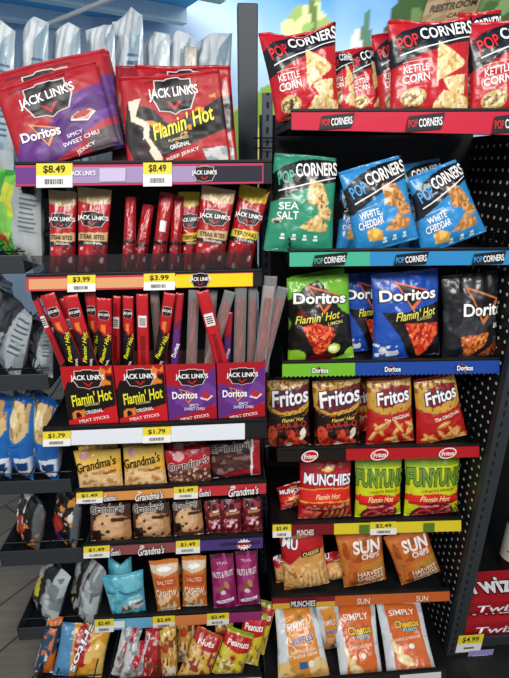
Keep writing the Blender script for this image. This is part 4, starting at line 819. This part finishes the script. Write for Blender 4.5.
# ================================================================== LEFT SIDE BINS
def side_bin(label, TL, TR, BR, BL, Y=.04, depth=.62, lipl=True):
    a, b, c, d = W(*TL, Y), W(*TR, Y), W(*BR, Y), W(*BL, Y); zb = (c.z+d.z)/2; zt = (a.z+b.z)/2; x0 = (a.x+d.x)/2; x1 = (b.x+c.x)/2
    org = Vector(((x0+x1)/2, Y, zb)); r = empty('shelf_bin', org, label, 'shelf bin', 'side shelf bins facing the left aisle')
    m = MB(); m.box(x0, x1, Y, Y+depth, zb, zb+.006, BLACK); m.build('bin_floor', r, off=org)
    m = MB(); m.box(x0, x1, Y-.004, Y, zb-.002, zt, CHAR); m.build('end_panel', r, off=org, bevel=.002)
    m = MB(); m.box(x0-.004, x0, Y-.004, Y+depth, zb-.002, zt, CHAR); m.build('front_lip', r, off=org, bevel=.002)
    m = MB()
    for k in range(3): m.rod((x0+(x1-x0)*(.3+.28*k), Y+.002, zt+.004), (x0+(x1-x0)*(.3+.28*k), Y+depth, zt+.05), .0022, WIRE)
    for k in range(4): m.rod((x0+.005, Y+.03+.09*k, zt+.004+.006*k), (x1-.005, Y+.03+.09*k, zt+.004+.006*k), .002, WIRE)
    m.build('wire_divider', r, off=org)
    r_deck = zb+.006; return r_deck
B0 = side_bin('uppermost left bin, holding the green chip bag', (-60,255), (24,255.5), (25,274), (-60,272.5))
B1 = side_bin('left bin holding black and silver bags beside the sticks', (-50,376), (48,373.5), (50,388), (-50,392))
B2 = side_bin('left bin holding the blue chip bags', (-30,482), (69,479), (74,490), (-30,496))
B3 = side_bin('left bin holding two black bags with colourful print', (1.4,550.5), (83,547.5), (84,562.7), (1.5,564))
B4 = side_bin('left bin holding two black and yellow bags', (19,627), (95,623.5), (95,635.6), (19,638))
B5 = side_bin('lowest left bin holding the gold corn chip bag', (34,690), (103,684), (103,696), (34,702), Y=-.12, depth=.7)
GW = 'bags in the side bins facing the left aisle'
def wing_art(kind, seed):
    A = Art(*{'green': ('3c9a3a','b9bcbe'), 'black': ('1d1e20','b3bcc2'), 'blue': ('1d66b4','9aa6b0'), 'taki': ('17171a','9aa0a4'), 'yel': ('1b1c1e','c2c9cc'), 'gold': ('d99f3a','c9922f')}[kind])
    if kind == 'green': A.p('c9cf3a', (.2,.3),(.6,.2),(.8,.8),(.4,.9)); A.e('c0622c', .3, .3, .25, .1, 20); A.e('a8421e', .4, .2, .2, .06, -10); A.n('7ac04a', R01, 5, .62, 3); A.p('a3a8a9', (.7,-.5),(1.1,-.5),(1.1,1.2),(.6,1.2)); backprint(A, '5b6670', .76, .99, .3, .95, 12, 4)
    elif kind == 'black': A.n('3a3c40', R01, 5, .58, seed); A.p('7d868c', (.66,-.5),(1.1,-.5),(1.1,1.2),(.8,1.2),(.5,.1)); A.n('a3acb1', [(.66,-.5),(1.1,-.5),(1.1,1.2),(.8,1.2),(.5,.1)], 5, .55, seed+2); backprint(A, '4b555c', .78, .99, .4, .9, 7, seed); A.n('8a8f94', R01, 9, .84, seed+1)
    elif kind == 'blue':
        A.p('0f4a8c', (0,1.02),(1,1.02),(1,.9),(0,.86)); A.e('d9bd85', .5, .72, .45, .22); A.n('b8935a', [(.05,.5),(.95,.5),(.95,.95),(.05,.95)], 9, .58, seed); A.e('efdcae', .45, .76, .2, .1)
        A.p('e3e8ee', (.55,.1),(1,.14),(1,.36),(.55,.32)); A.p('1a3f7a', (.62,.17),(.95,.2),(.95,.3),(.62,.27)); A.p('e6d48a', (.05,.36),(.35,.42),(.3,.3))
    elif kind == 'taki': A.p('5d6366', (.92,-.5),(1.1,-.5),(1.1,1.2),(.88,1.2)); A.p('a83026', (.1,.5),(.5,.7),(.7,.5),(.4,.2),(.2,.25)); A.n('d98a3a', R01, 8, .78, seed); A.p('5a2a7a', (.3,.3),(.6,.4),(.6,.2),(.35,.15)); A.p('dfe0e0', (.05,.0),(.4,.1),(.3,.25),(.1,.2)); A.n('e6e6e2', R01, 8, .88, seed+3)
    elif kind == 'yel': A.p('d9c92f', (.1,.6),(.3,.75),(.4,.5),(.2,.4)); A.p('d6c08a', (.05,.2),(.35,.42),(.3,.16)); A.n('9a9c9e', R01, 7, .74, seed); A.p('e9ebea', (.1,0),(.5,.06),(.4,.2),(.1,.12)); A.p('7f888d', (.6,-.5),(1.1,-.5),(1.1,1.2),(.75,1.2),(.62,.5)); A.n('b4bdc1', [(.6,-.5),(1.1,-.5),(1.1,1.2),(.75,1.2),(.62,.5)], 6, .52, seed+2); A.n('6d777c', [(.6,-.5),(1.1,-.5),(1.1,1.2),(.75,1.2),(.62,.5)], 8, .8, seed+4)
    B = Art({'green':'aeb3b4','black':'aab6bf','blue':'93a0ad','taki':'8f9498','yel':'bcc5ca','gold':'c9922f'}[kind]); B.n('dfe4e6', R01, 5, .55, seed); backprint(B, '5b6670', .15, .8, .35, .85, 9, seed); A.backart = B
    return A
def wb(lb, q, kind, Y, deck, rot=-70, t=.08, w=.15, **k): return bag('chip_bag', lb, 'chip bag', q, wing_art(kind, SEED[0]), Y=Y, lean=.0, t=t, w=w, rot=rot, deck=deck, group=GW, crinkle=1.7, **k)
wb('green and yellow chip bag at left edge below the purple jerky', (-10,170,46,174,50,253,-10,254), 'green', .15, B0, rot=-36, t=.08, w=.2)
wb('black and silver bag at left edge, leaning, large grey back', (2,303,34,300,20,374,-16,375), 'black', .14, B1, rot=-42, w=.19, t=.07)
wb('shiny black bag beside the leaning silver one', (31,322,52,324,54,373,28,374), 'black', .12, B1, rot=-30, t=.05, w=.1)
wb('black bag behind the leaning silver one, top left', (-10,276,16,276,14,330,-12,334), 'black', .3, B1, rot=-50, t=.06)
wb('blue chip bag at the left edge of the photo', (-14,392,14,390,13,478,-12,480), 'blue', .14, B2, rot=-35, w=.12)
wb('blue chip bag second from the left edge', (12,396,36,392,36,478,12,479), 'blue', .12, B2, rot=-35, w=.1)
wb('blue chip bag nearest the white price channel', (32,400,62,394,62,479,34,479), 'blue', .11, B2, rot=-35, w=.11, t=.07)
wb('blue chip bag behind the front ones, under the upper bin', (18,390,56,388,58,450,20,452), 'blue', .27, B2, rot=-35, w=.13)
wb('black bag with red and orange print, left one', (18,494,48,494,44,546,14,549), 'taki', .13, B3, rot=-42, w=.13, t=.07)
wb('black bag with red and orange print, right one', (54,492,86,490,80,545,50,547), 'taki', .12, B3, rot=-42, w=.13, t=.07)
wb('black and yellow bag with silver back, left one', (44,562,72,562,56,624,26,626), 'yel', .12, B4, rot=-44, w=.16, t=.07)
wb('black and yellow bag with silver back, right one', (78,560,108,556,94,622,66,624), 'yel', .11, B4, rot=-44, w=.16, t=.07)
A = Art('cf9632', 'c9922f'); A.p('4f86ae', (0,0),(.34,0),(.26,1.05),(0,1.05)); A.e('a81c24', .5, .6, .16, .4, 8); A.n('e6bd6a', [(.6,0),(1,0),(1,1),(.6,1)], 5, .55, 3); A.t('Fritos', .5, .6, .95, .16, 'f0ebe4', -102, .1, .04, '2b2f5c', .05, 'brand_lettering', 4)
bag('chip_bag', 'gold corn chip bag with red oval lying in the lowest left bin', 'chip bag', (66,634,114,640,104,690,56,688), A, Y=-.06, lean=.1, t=.06, deck=B5, group=GW)
A = Art('27435e', '8f9498'); A.n('c96a2a', R01, 7, .66, 4); A.n('c9d3da', R01, 6, .76, 6)
bag('chip_bag', 'dark blue and orange bag at far left of the lowest bin', 'chip bag', (52,634,68,636,58,690,38,690), A, Y=-.03, lean=.1, t=.05, deck=B5, group=GW, crinkle=1.7)
# ================================================================== RACKS
xl0 = W(15,176,0).x; xl1 = W(266,176,0).x
r = empty('snack_rack', (0.5*(xl0+xl1), .2, 0), 'black metal end rack at left carrying jerky, cookies and nuts', 'display rack'); O = r.location
m = MB(); m.box(xl0+.01, xl1-.005, .385, .4, .02, 1.775, BLACK); m.build('back_panel', r, off=O)
m = MB(); m.box(W(106,690,-.12).x, xl1-.005, -.1, .38, 0, .02, BLACK); m.build('base', r, off=O)
p0, p1 = W(237,5,.43), W(257.5,5,.43)
UPG = mat('3c4247', .5, 0, .4, 'dark_grey_steel')
m = MB(); m.box(xl0-.004, xl0, .345, .66, 0, 1.71, BLACK); m.build('side_panel', r, off=O)
m = MB(); m.box(p0.x, p1.x, .405, .455, 0, p0.z, UPG); m.build('upright_post', r, off=O, bevel=.004)
m = MB(); m.box(xl0-.25, p0.x-.002, .405, .75, 1.715, 1.733, BLACK); m.build('back_shelf', r, off=O)
m = MB(); m.box(xl0-.25, p0.x-.004, .74, .76, 0, 1.72, BLACK); m.build('rear_panel', r, off=O)
xr0 = W(291,120,0).x; xpan = .5*(W(497,400,0).x+W(447,625,0).x)
r = empty('chip_rack', (.5*(xr0+xpan), .2, 0), 'black metal end rack at right carrying bags of corn and tortilla chips', 'display rack'); O = r.location
m = MB(); m.box(p1.x+.004, xpan, .385, .4, .02, W(400,116,.39).z, BLACK); m.build('back_panel', r, off=O)
m = MB(); m.box(xr0, xpan+.054, -.3, .38, 0, .02, BLACK); m.build('base', r, off=O)  # rack base, stretched right and forward to fill in shaded floor
def slotted(name, c, x0, x1, step, rough=.45):
    """steel upright with a column of dark slots between object x0 and x1"""
    mm = bpy.data.materials.new(name); mm.use_nodes = True; nt = mm.node_tree; b = nt.nodes['Principled BSDF']; b.inputs['Roughness'].default_value = rough
    tc = nt.nodes.new('ShaderNodeTexCoord'); sp = nt.nodes.new('ShaderNodeSeparateXYZ'); nt.links.new(tc.outputs['Object'], sp.inputs[0])
    def M(op, a, c_):
        n = nt.nodes.new('ShaderNodeMath'); n.operation = op
        for i, q in enumerate((a, c_)):
            if isinstance(q, (int, float)): n.inputs[i].default_value = q
            else: nt.links.new(q, n.inputs[i])
        return n.outputs[0]
    ax = M('MULTIPLY', M('GREATER_THAN', sp.outputs['X'], x0), M('LESS_THAN', sp.outputs['X'], x1))
    az = M('LESS_THAN', M('FRACT', M('DIVIDE', sp.outputs['Z'], step), 0), .52)
    f = M('MULTIPLY', ax, az); mx = nt.nodes.new('ShaderNodeMix'); mx.data_type = 'RGBA'; nt.links.new(f, mx.inputs[0])
    mx.inputs[6].default_value = (*hx(c), 1); mx.inputs[7].default_value = (*hx('070708'), 1); nt.links.new(mx.outputs[2], b.inputs['Base Color']); return mm
s0, s1 = W(262.5,93,.36), W(272.5,93,.36); SL = slotted('slotted_grey_steel', '6a7080', (s0.x+s1.x)/2-.004-O.x, (s0.x+s1.x)/2+.004-O.x, .035)
m = MB(); m.box(s0.x, s1.x, .35, .38, .05, s0.z, SL); m.build('slotted_upright', r, off=O)
# perforated side panel; pale dots paint the light seen through its holes
pm = bpy.data.materials.new('perforated_black_steel'); pm.use_nodes = True; nt = pm.node_tree; b = nt.nodes['Principled BSDF']
b.inputs['Base Color'].default_value = (*hx('101114'), 1); b.inputs['Roughness'].default_value = .5
tc = nt.nodes.new('ShaderNodeTexCoord'); sep = nt.nodes.new('ShaderNodeSeparateXYZ'); nt.links.new(tc.outputs['Object'], sep.inputs[0])
def mth(op, a, c=None):
    n = nt.nodes.new('ShaderNodeMath'); n.operation = op
    for i, q in enumerate((a, c)):
        if q is None: continue
        if isinstance(q, (int, float)): n.inputs[i].default_value = q
        else: nt.links.new(q, n.inputs[i])
    return n.outputs[0]
def cell(s, step): return mth('ABSOLUTE', mth('SUBTRACT', mth('FRACT', mth('ADD', mth('DIVIDE', s, step), 100.)), .5))
fy, fz = cell(sep.outputs['Y'], .034), cell(sep.outputs['Z'], .034)
hole_light = mth('GREATER_THAN', mth('ADD', mth('MULTIPLY', fy, fy), mth('MULTIPLY', fz, fz)), .15**2)
mx = nt.nodes.new('ShaderNodeMix'); mx.data_type = 'RGBA'; nt.links.new(hole_light, mx.inputs[0]); mx.inputs[6].default_value = (*hx('d8d8d2'), 1); mx.inputs[7].default_value = (*hx('101114'), 1); nt.links.new(mx.outputs[2], b.inputs['Base Color'])
m = MB(); m.box(xpan, xpan+.003, .0, .4, .03, W(500,128,0).z, pm); m.build('perforated_panel', r, off=O)
m = MB(); m.box(xpan-.002, xpan+.05, -.03, .0, .021, W(500,128,0).z, slotted('slotted_black_steel', '2c3136', xpan+.012-O.x, xpan+.019-O.x, .036)); m.build('front_upright', r, off=O, bevel=.004)
m = MB()
m.rod((p1.x-.02, .33, W(250,138,.33).z), (s1.x+.01, .33, W(250,138,.33).z), .002, WIRE); m.rod((p1.x-.02, .33, W(250,148,.33).z), (s1.x+.01, .33, W(250,148,.33).z), .002, WIRE)
m.build('wire_brace', r, off=O)
# ================================================================== CANDY AISLE AT RIGHT
xa = xpan+.055
Ya = -.03; Zs = W(470,640,Ya).z
r = empty('aisle_shelf', (xa+.5, .2, 0), 'low dark candy aisle shelf beside the right rack', 'shelf'); O = r.location
m = MB(); m.box(xa, xa+1.2, Ya+.01, .5, Zs-.012, Zs, BLACK); m.build('deck', r, off=O)
m = MB(); m.box(xa-.002, xa+1.2, Ya, Ya+.01, Zs-.04, Zs+.004, CHAR); m.build('price_channel', r, off=O)
m = MB(); m.box(xa, xa+1.2, .5, .52, 0, 1.3, BLACK); m.build('back_panel', r, off=O)
m = MB(); m.box(xa, xa+1.2, -.3, .5, 0, .015, mat('1b1a19', .5, 0, .4)); m.build('floor_shade_plate', r, off=O)  # dark sheet laid over the floor in place of its shade
def candy_box(label, x0, y0, z0, w, d, h):
    A = Art('9c1420'); A.p('7a0f18', (0,0),(1,0),(1,.3),(0,.3)); A.p('b51c2a', (0,.86),(1,.86),(1,1),(0,1))
    nx, ny = 60, 20; a, b = np.meshgrid(np.linspace(0,1,nx+1), np.linspace(0,1,ny+1)); P = np.stack([a*w, 0*a, b*h], 2); C = A.paint(a, b).reshape(-1,3)
    T = np.stack([a*w, b*d, h+0*a], 2); CT = np.tile(hx('a3151f'), (T.shape[0]*T.shape[1], 1)); k = (nx+1)*(ny+1)
    side = np.array([[0,0,0],[w,0,0],[w,d,0],[0,d,0],[0,0,h],[w,0,h],[w,d,h],[0,d,h]]); fs = np.array([(3,2,1,0),(1,2,6,5),(2,3,7,6),(3,0,4,7)])+2*k
    me = mesh_np('candy_box', np.vstack([P.reshape(-1,3), T.reshape(-1,3), side]), np.vstack([gridf(nx,ny), gridf(nx,ny)+k, fs]), [CARD], np.vstack([C, CT, np.tile(hx('8d121c'), (8,1))]), False)
    o = link('candy_box', me, Matrix.Translation((x0, y0, z0))); prop(o, label, 'candy box', 'red licorice boxes on the candy aisle shelf')
    L = Art('000000'); L.t('Twizzlers', .5, .42, .8, .5, 'f2eeee', 0, .1, .03, part='brand_lettering')
    lettering(L, Surf(P, np.tile(np.array([0,-1.,0]), (ny+1,nx+1,1)), (0,1), (0,1)), o, w, h, 9)
    L = Art('000000'); L.t('Twizzlers', .5, .5, .9, .62, 'ece6e6', 0, .1, .05, '3a0a10', .06, 'top_lettering', 4)
    lettering(L, Surf(T, np.tile(np.array([0,0,1.]), (ny+1,nx+1,1)), (0,1), (0,1)), o, w, d, 9)
candy_box('lower red licorice box on the candy aisle shelf', xa+.005, Ya+.014, Zs+.001, .4, .13, .072)
candy_box('red licorice box stacked on the lower one, set back', xa+.015, Ya+.045, Zs+.074, .4, .13, .072)
ZB = W(505,566,.3).z
m = MB(); m.box(xa+.0, xa+1.2, .25, .5, ZB-.012, ZB, BLACK); o = m.build('aisle_shelf_board', off=(xa+.5,.38,ZB), M=Matrix.Translation((xa+.5,.38,ZB))); prop(o, 'upper dark shelf board carrying the dark bottle', 'shelf')
def bottle(label, c, h, rad):
    root = empty('bottle', c, label, 'bottle')
    prof = [(0,0),(1,0),(1.,.02),(1.,.62),(.9,.7),(.5,.76),(.36,.8),(.36,.93),(.4,.94),(.4,1.),(0,1.)]
    def lathe(name, prof, mt, r0=1.):
        n = 28; v = [(rad*r_*math.cos(2*math.pi*i/n)*r0, rad*r_*math.sin(2*math.pi*i/n)*r0, z*h) for r_, z in prof for i in range(n)]
        f = [(j*n+i, j*n+(i+1)%n, (j+1)*n+(i+1)%n, (j+1)*n+i) for j in range(len(prof)-1) for i in range(n)]
        me = mesh_np(name, v, f, [mt]); return link(name, me, None, root)
    lathe('bottle_body', prof, mat('2a1c14', .12, 0, .6)); lathe('label', [(1.01,.14),(1.01,.56)], mat('ded6c4', .6)); lathe('cap', [(.42,.9),(.43,.9),(.43,1.005),(0,1.005)], mat('1a1a1c', .4))
    A = Art('0'*6); A.t('WA', .5, .5, .16, .1, '2a2420', 0, 0, .03, part='label_lettering'); A.t('W', .5, .68, .08, .1, '2a2420', 0, 0, .03, part='label_lettering'); A.g('4a3c2c', [(.4,.3),(.6,.3),(.6,.33),(.4,.33)], 'label_lettering')
    class Cyl:
        def __call__(s, a, b, off):
            th = -math.pi/2-.5+(a-.5)*2*math.pi; rr = rad*1.012; return np.stack([rr*np.cos(th), rr*np.sin(th), (.1+b*.5)*h], 1)
    lettering(A, Cyl(), root, 2*math.pi*rad, h*.5, .02)
bc = W(509,563,.3); bottle('dark bottle with cream label at the right edge of the photo', (bc.x, .3, ZB+.0005), .43, .045)
# tags on the aisle rail
for q, c1, c2, lb, tx in (((459,636,480,651),'efd92f','f0efec','yellow and white price tag hanging below the licorice boxes','$4.99'),((469,651,490,664),'9a93c8','9a93c8','lavender shelf tag below the yellow and white one','')):
    yy = Ya-.0008 if tx else Ya-.0022; a, b2 = W(q[0],q[1],yy), W(q[2],q[3],yy); w = b2.x-a.x; h = a.z-b2.z; m = MB()
    m.box(0, w, -.0005, .0005, h*.5, h, mat(c1, .5)); m.box(0, w, -.0005, .0005, 0, h*.5, mat(c2, .5))
    o = m.build('shelf_tag', M=Matrix.Translation((a.x, yy, b2.z))); prop(o, lb, 'price tag')
    L = Art('000000')
    if tx: L.t(tx, .5, .74, .66, .34, '2a2618', 0, 0, .03, part='price_text'); L.g('55555a', [(.3,.2),(.7,.2),(.7,.3),(.3,.3)], 'barcode')
    else: L.g('d9d6ea', [(.2,.6),(.8,.6),(.8,.68),(.2,.68)], 'fine_print'); L.g('d9d6ea', [(.3,.35),(.7,.35),(.7,.42),(.3,.42)], 'fine_print')
    P = np.array([[[0,-.0005,0],[w,-.0005,0]],[[0,-.0005,h],[w,-.0005,h]]]); lettering(L, Surf(P, np.tile(np.array([0,-1.,0]), (2,2,1)), (0,1), (0,1)), o, w, h, 9, (.0004,.0002))
# ================================================================== ROOM
def structure(o): o['kind'] = 'structure'; return o
fm = bpy.data.materials.new('wood_look_floor'); fm.use_nodes = True; nt = fm.node_tree; b = nt.nodes['Principled BSDF']; b.inputs['Roughness'].default_value = .55
tc = nt.nodes.new('ShaderNodeTexCoord'); mp = nt.nodes.new('ShaderNodeMapping'); mp.inputs['Rotation'].default_value = (0,0,math.radians(-52)); nt.links.new(tc.outputs['Object'], mp.inputs[0])
bk = nt.nodes.new('ShaderNodeTexBrick'); nt.links.new(mp.outputs[0], bk.inputs['Vector']); bk.inputs['Scale'].default_value = 1; bk.inputs['Brick Width'].default_value = 1.2; bk.inputs['Row Height'].default_value = .2; bk.inputs['Mortar Size'].default_value = .004
bk.inputs['Color1'].default_value = (*hx('7f7567'),1); bk.inputs['Color2'].default_value = (*hx('8c8273'),1); bk.inputs['Mortar'].default_value = (*hx('3e372f'),1)
ns = nt.nodes.new('ShaderNodeTexNoise'); mp2 = nt.nodes.new('ShaderNodeMapping'); mp2.inputs['Rotation'].default_value = (0,0,math.radians(-52)); mp2.inputs['Scale'].default_value = (2,28,1); nt.links.new(tc.outputs['Object'], mp2.inputs[0]); nt.links.new(mp2.outputs[0], ns.inputs['Vector']); ns.inputs['Scale'].default_value = 1.6; ns.inputs['Detail'].default_value = 5
mx = nt.nodes.new('ShaderNodeMix'); mx.data_type = 'RGBA'; mx.blend_type = 'MULTIPLY'; mx.inputs[0].default_value = .55
nt.links.new(bk.outputs['Color'], mx.inputs[6]); nt.links.new(ns.outputs['Fac'], mx.inputs[7]); nt.links.new(mx.outputs[2], b.inputs['Base Color'])
m = MB(); m.box(-5, 5, -3.5, 7, -.05, 0, fm); structure(m.build('floor'))
YW = 4.6
def mural():
    nx, ny = 260, 200; x0, x1, z0, z1 = -4.2, 4.2, 0, 5.2
    a, b = np.meshgrid(np.linspace(x0, x1, nx+1), np.linspace(z0, z1, ny+1))
    # px coordinates of the design are only used to lay the print out in metres on this wall
    def m_(px, py): p = W(px, py, YW); return (p.x, p.z)
    C = np.empty(a.shape+(3,)); top = np.array(hx('4a90d2')); hor = np.array(hx('b4d2ec')); zt = m_(300,-10)[1]; zh = m_(300,60)[1]
    u = np.clip((b-zh)/(zt-zh), 0, 1)[...,None]*np.clip((a+.2)/1.6+.3, .25, 1)[...,None]; C[...] = hor*(1-u)+top*u
    n1 = vnoise(a*1.3+20, b*2+20, 3)*.6+vnoise(a*3+20, b*4+20, 4)*.4; cl = np.clip((n1-.5)*3, 0, 1)[...,None]*.35; C[...] = C*(1-cl)+np.array(hx('eef3f7'))*cl
    def blob(c, pts, c2=None, sc=6, th=.5, sd=1):
        P = [m_(*p) for p in pts]; w = (vnoise(a*5+9, b*5+9, sd)-.5)*.25; w2 = (vnoise(a*5+40, b*5+9, sd+1)-.5)*.25
        k = in_poly(a+w, b+w2, P); C[k] = hx(c)
        if c2: k2 = k & (vnoise(a*sc+9, b*sc+9, sd+5) > th); C[k2] = hx(c2)
    blob('8fb04a', [(225,200),(225,110),(262,88),(292,100),(330,140),(330,200)], 'd9d97a', 7, .55, 8)
    blob('d7dde2', [(330,70),(338,40),(350,28),(362,48),(372,80)], 'eef1f3', 4, .5, 3)
    blob('9db36a', [(290,60),(287,38),(294,26),(298,-6),(322,-10),(328,14),(331,26),(326,50)], 'd5dd9a', 6, .5, 11)
    blob('6d7f4a', [(306,60),(308,10),(313,-6),(317,10),(315,60)], 'a8b478', 8, .5, 14)
    blob('5c7d66', [(352,60),(358,40),(365,18),(369,20),(374,42),(382,62)], '7f9a7e', 8, .55, 17)
    blob('3f5a34', [(380,70),(388,18),(398,4),(412,-14),(440,-20),(560,-20),(560,90),(380,90)], '6a8450', 6, .52, 21)
    blob('4a6a3a', [(470,40),(480,8),(500,-4),(560,-10),(560,60)], '86a06a', 7, .55, 25)
    P = np.stack([a, 0*a, b], 2).reshape(-1,3); me = mesh_np('wall_back', P, gridf(nx, ny), [WALLP], C.reshape(-1,3)); o = link('wall_back', me, Matrix.Translation((0, YW, 0))); return o
o = mural(); structure(o)
def wooden_sign():
    Y = YW-.04; a, b_, c, d = W(432,-12,Y), W(489,-22,Y), W(474,17,Y), W(420,26,Y)
    A = Art('a58a66'); A.n('8d7350', [(0,0),(1,0),(1,1),(0,1)], 8, .55, 2); nx = 40
    aa, bb = np.meshgrid(np.linspace(0,1,nx+1), np.linspace(0,1,nx+1)); aa_, bb_ = aa[...,None], bb[...,None]
    org = np.array(d); P = (np.array(d)*(1-aa_)+np.array(c)*aa_)*(1-bb_)+(np.array(a)*(1-aa_)+np.array(b_)*aa_)*bb_-org
    Q = P.reshape(-1,3)+np.array([0,.03,0]); F1 = gridf(nx,nx); me = mesh_np('wooden_sign', np.vstack([P.reshape(-1,3), Q]), np.vstack([F1, F1[:, ::-1]+(nx+1)**2]), [CARD], np.tile(A.paint(aa,bb).reshape(-1,3),(2,1)))
    o = link('wooden_sign', me, Matrix.Translation(Vector(org))); prop(o, 'weathered wooden restroom sign high on the landscape wall', 'sign')
    L = Art('000000'); L.t('RESTROOM', .52, .42, .86, .2, '3a2c20', 0, 0, .04); L.t('CALL', .62, .16, .32, .12, '4a3a2a', 0, 0, .03)
    lettering(L, Surf(P, np.tile(np.array([0,-1.,0]), (nx+1,nx+1,1)), (0,1), (0,1)), o, 1.0, .75, 9, (.004,.002))
wooden_sign()
# ceiling soffit, upper left, painted blue
ZC = 3.25
e1, e2 = WZ(160,25,ZC), WZ(205,-4,ZC); dv = (e2-e1).normalized(); E1 = e1-dv*.6; E2 = e1+dv*6
BL1 = mat('5cbcff', .7, 0, .2); BL2 = mat('d4eeff', .7, 0, .2)
m = MB(); pts = [(-5,-3.5),(E2.x,E2.y),(E1.x,E1.y),(-5,E1.y+.2)]
pts = [(-6, E1.y+.5), (-6,-1.2), (e1.x+dv.x*(( -1.2-e1.y)/dv.y), -1.2), (E1.x, E1.y)]
m.add([(x,y,ZC) for x,y in pts]+[(x,y,ZC+.15) for x,y in pts], [(0,1,2,3),(7,6,5,4)]+[(i,4+i,4+(i+1)%4,(i+1)%4) for i in range(4)], BL1)
structure(m.build('ceiling'))
for k in range(6):
    s = .35+.8*k; A0 = e1+dv*(-.5+s*1.0); m = MB(); nrm = Vector((-dv.y, dv.x, 0)); nrm = nrm if nrm.x < 0 else -nrm
    B0_ = A0+nrm*6; w = dv*.06
    m.hexa([tuple(A0-w+Vector((0,0,-.13))), tuple(A0+w+Vector((0,0,-.13))), tuple(B0_+w+Vector((0,0,-.13))), tuple(B0_-w+Vector((0,0,-.13))), tuple(A0-w), tuple(A0+w), tuple(B0_+w), tuple(B0_-w)], BL2)
    structure(m.build('trim_%d' % (k+1)))
m = MB(); a, b2 = W(38,28,2.6), W(112,-2,2.2); m.rod(a, b2, .014, mat('d5dde2', .5), 10); o = m.build('hanging_rod', M=Matrix.Translation((a+b2)/2), off=(a+b2)/2); prop(o, 'pale metal rod slanting under the blue ceiling', 'rod')
# ================================================================== LIGHT
w = bpy.data.worlds.new('world'); SC.world = w; w.use_nodes = True; bg = w.node_tree.nodes['Background']; bg.inputs['Color'].default_value = (.86,.93,1,1); bg.inputs['Strength'].default_value = .36
def area(name, loc, target, sx, sy, power, col=(1,1,1)):
    l = bpy.data.lights.new(name, 'AREA'); l.shape = 'RECTANGLE'; l.size = sx; l.size_y = sy; l.energy = power; l.color = col
    o = bpy.data.objects.new(name, l); COL.objects.link(o); o.location = loc; d = Vector(target)-Vector(loc); o.rotation_euler = d.to_track_quat('-Z', 'Y').to_euler(); return o
area('overhead_light', (-.9,-2.2,3.1), (-.1,.1,.8), 1.2, .6, 58, (1,.97,.92))
area('overhead_light', (1.0,-2.2,3.1), (.3,.1,.8), 1.2, .6, 53, (1,.97,.92))
area('overhead_light', (.2,.9,3.4), (0,1.2,0), 1.4, .5, 14, (1,.98,.95))
area('overhead_light', (-.4,2.6,4.2), (0,4.6,2.2), 2.5, .6, 70, (.95,.98,1))  # unseen area light added to brighten the mural wall
area('overhead_light', (1.8,2.6,4.2), (1.4,4.6,2.2), 2.5, .6, 55, (.95,.98,1))  # second added light for the mural wall, also unseen
SC.view_settings.view_transform = 'Standard'; SC.view_settings.look = 'None'; SC.view_settings.exposure = 0.; SC.view_settings.gamma = 1; SC.view_settings.use_curve_mapping = False
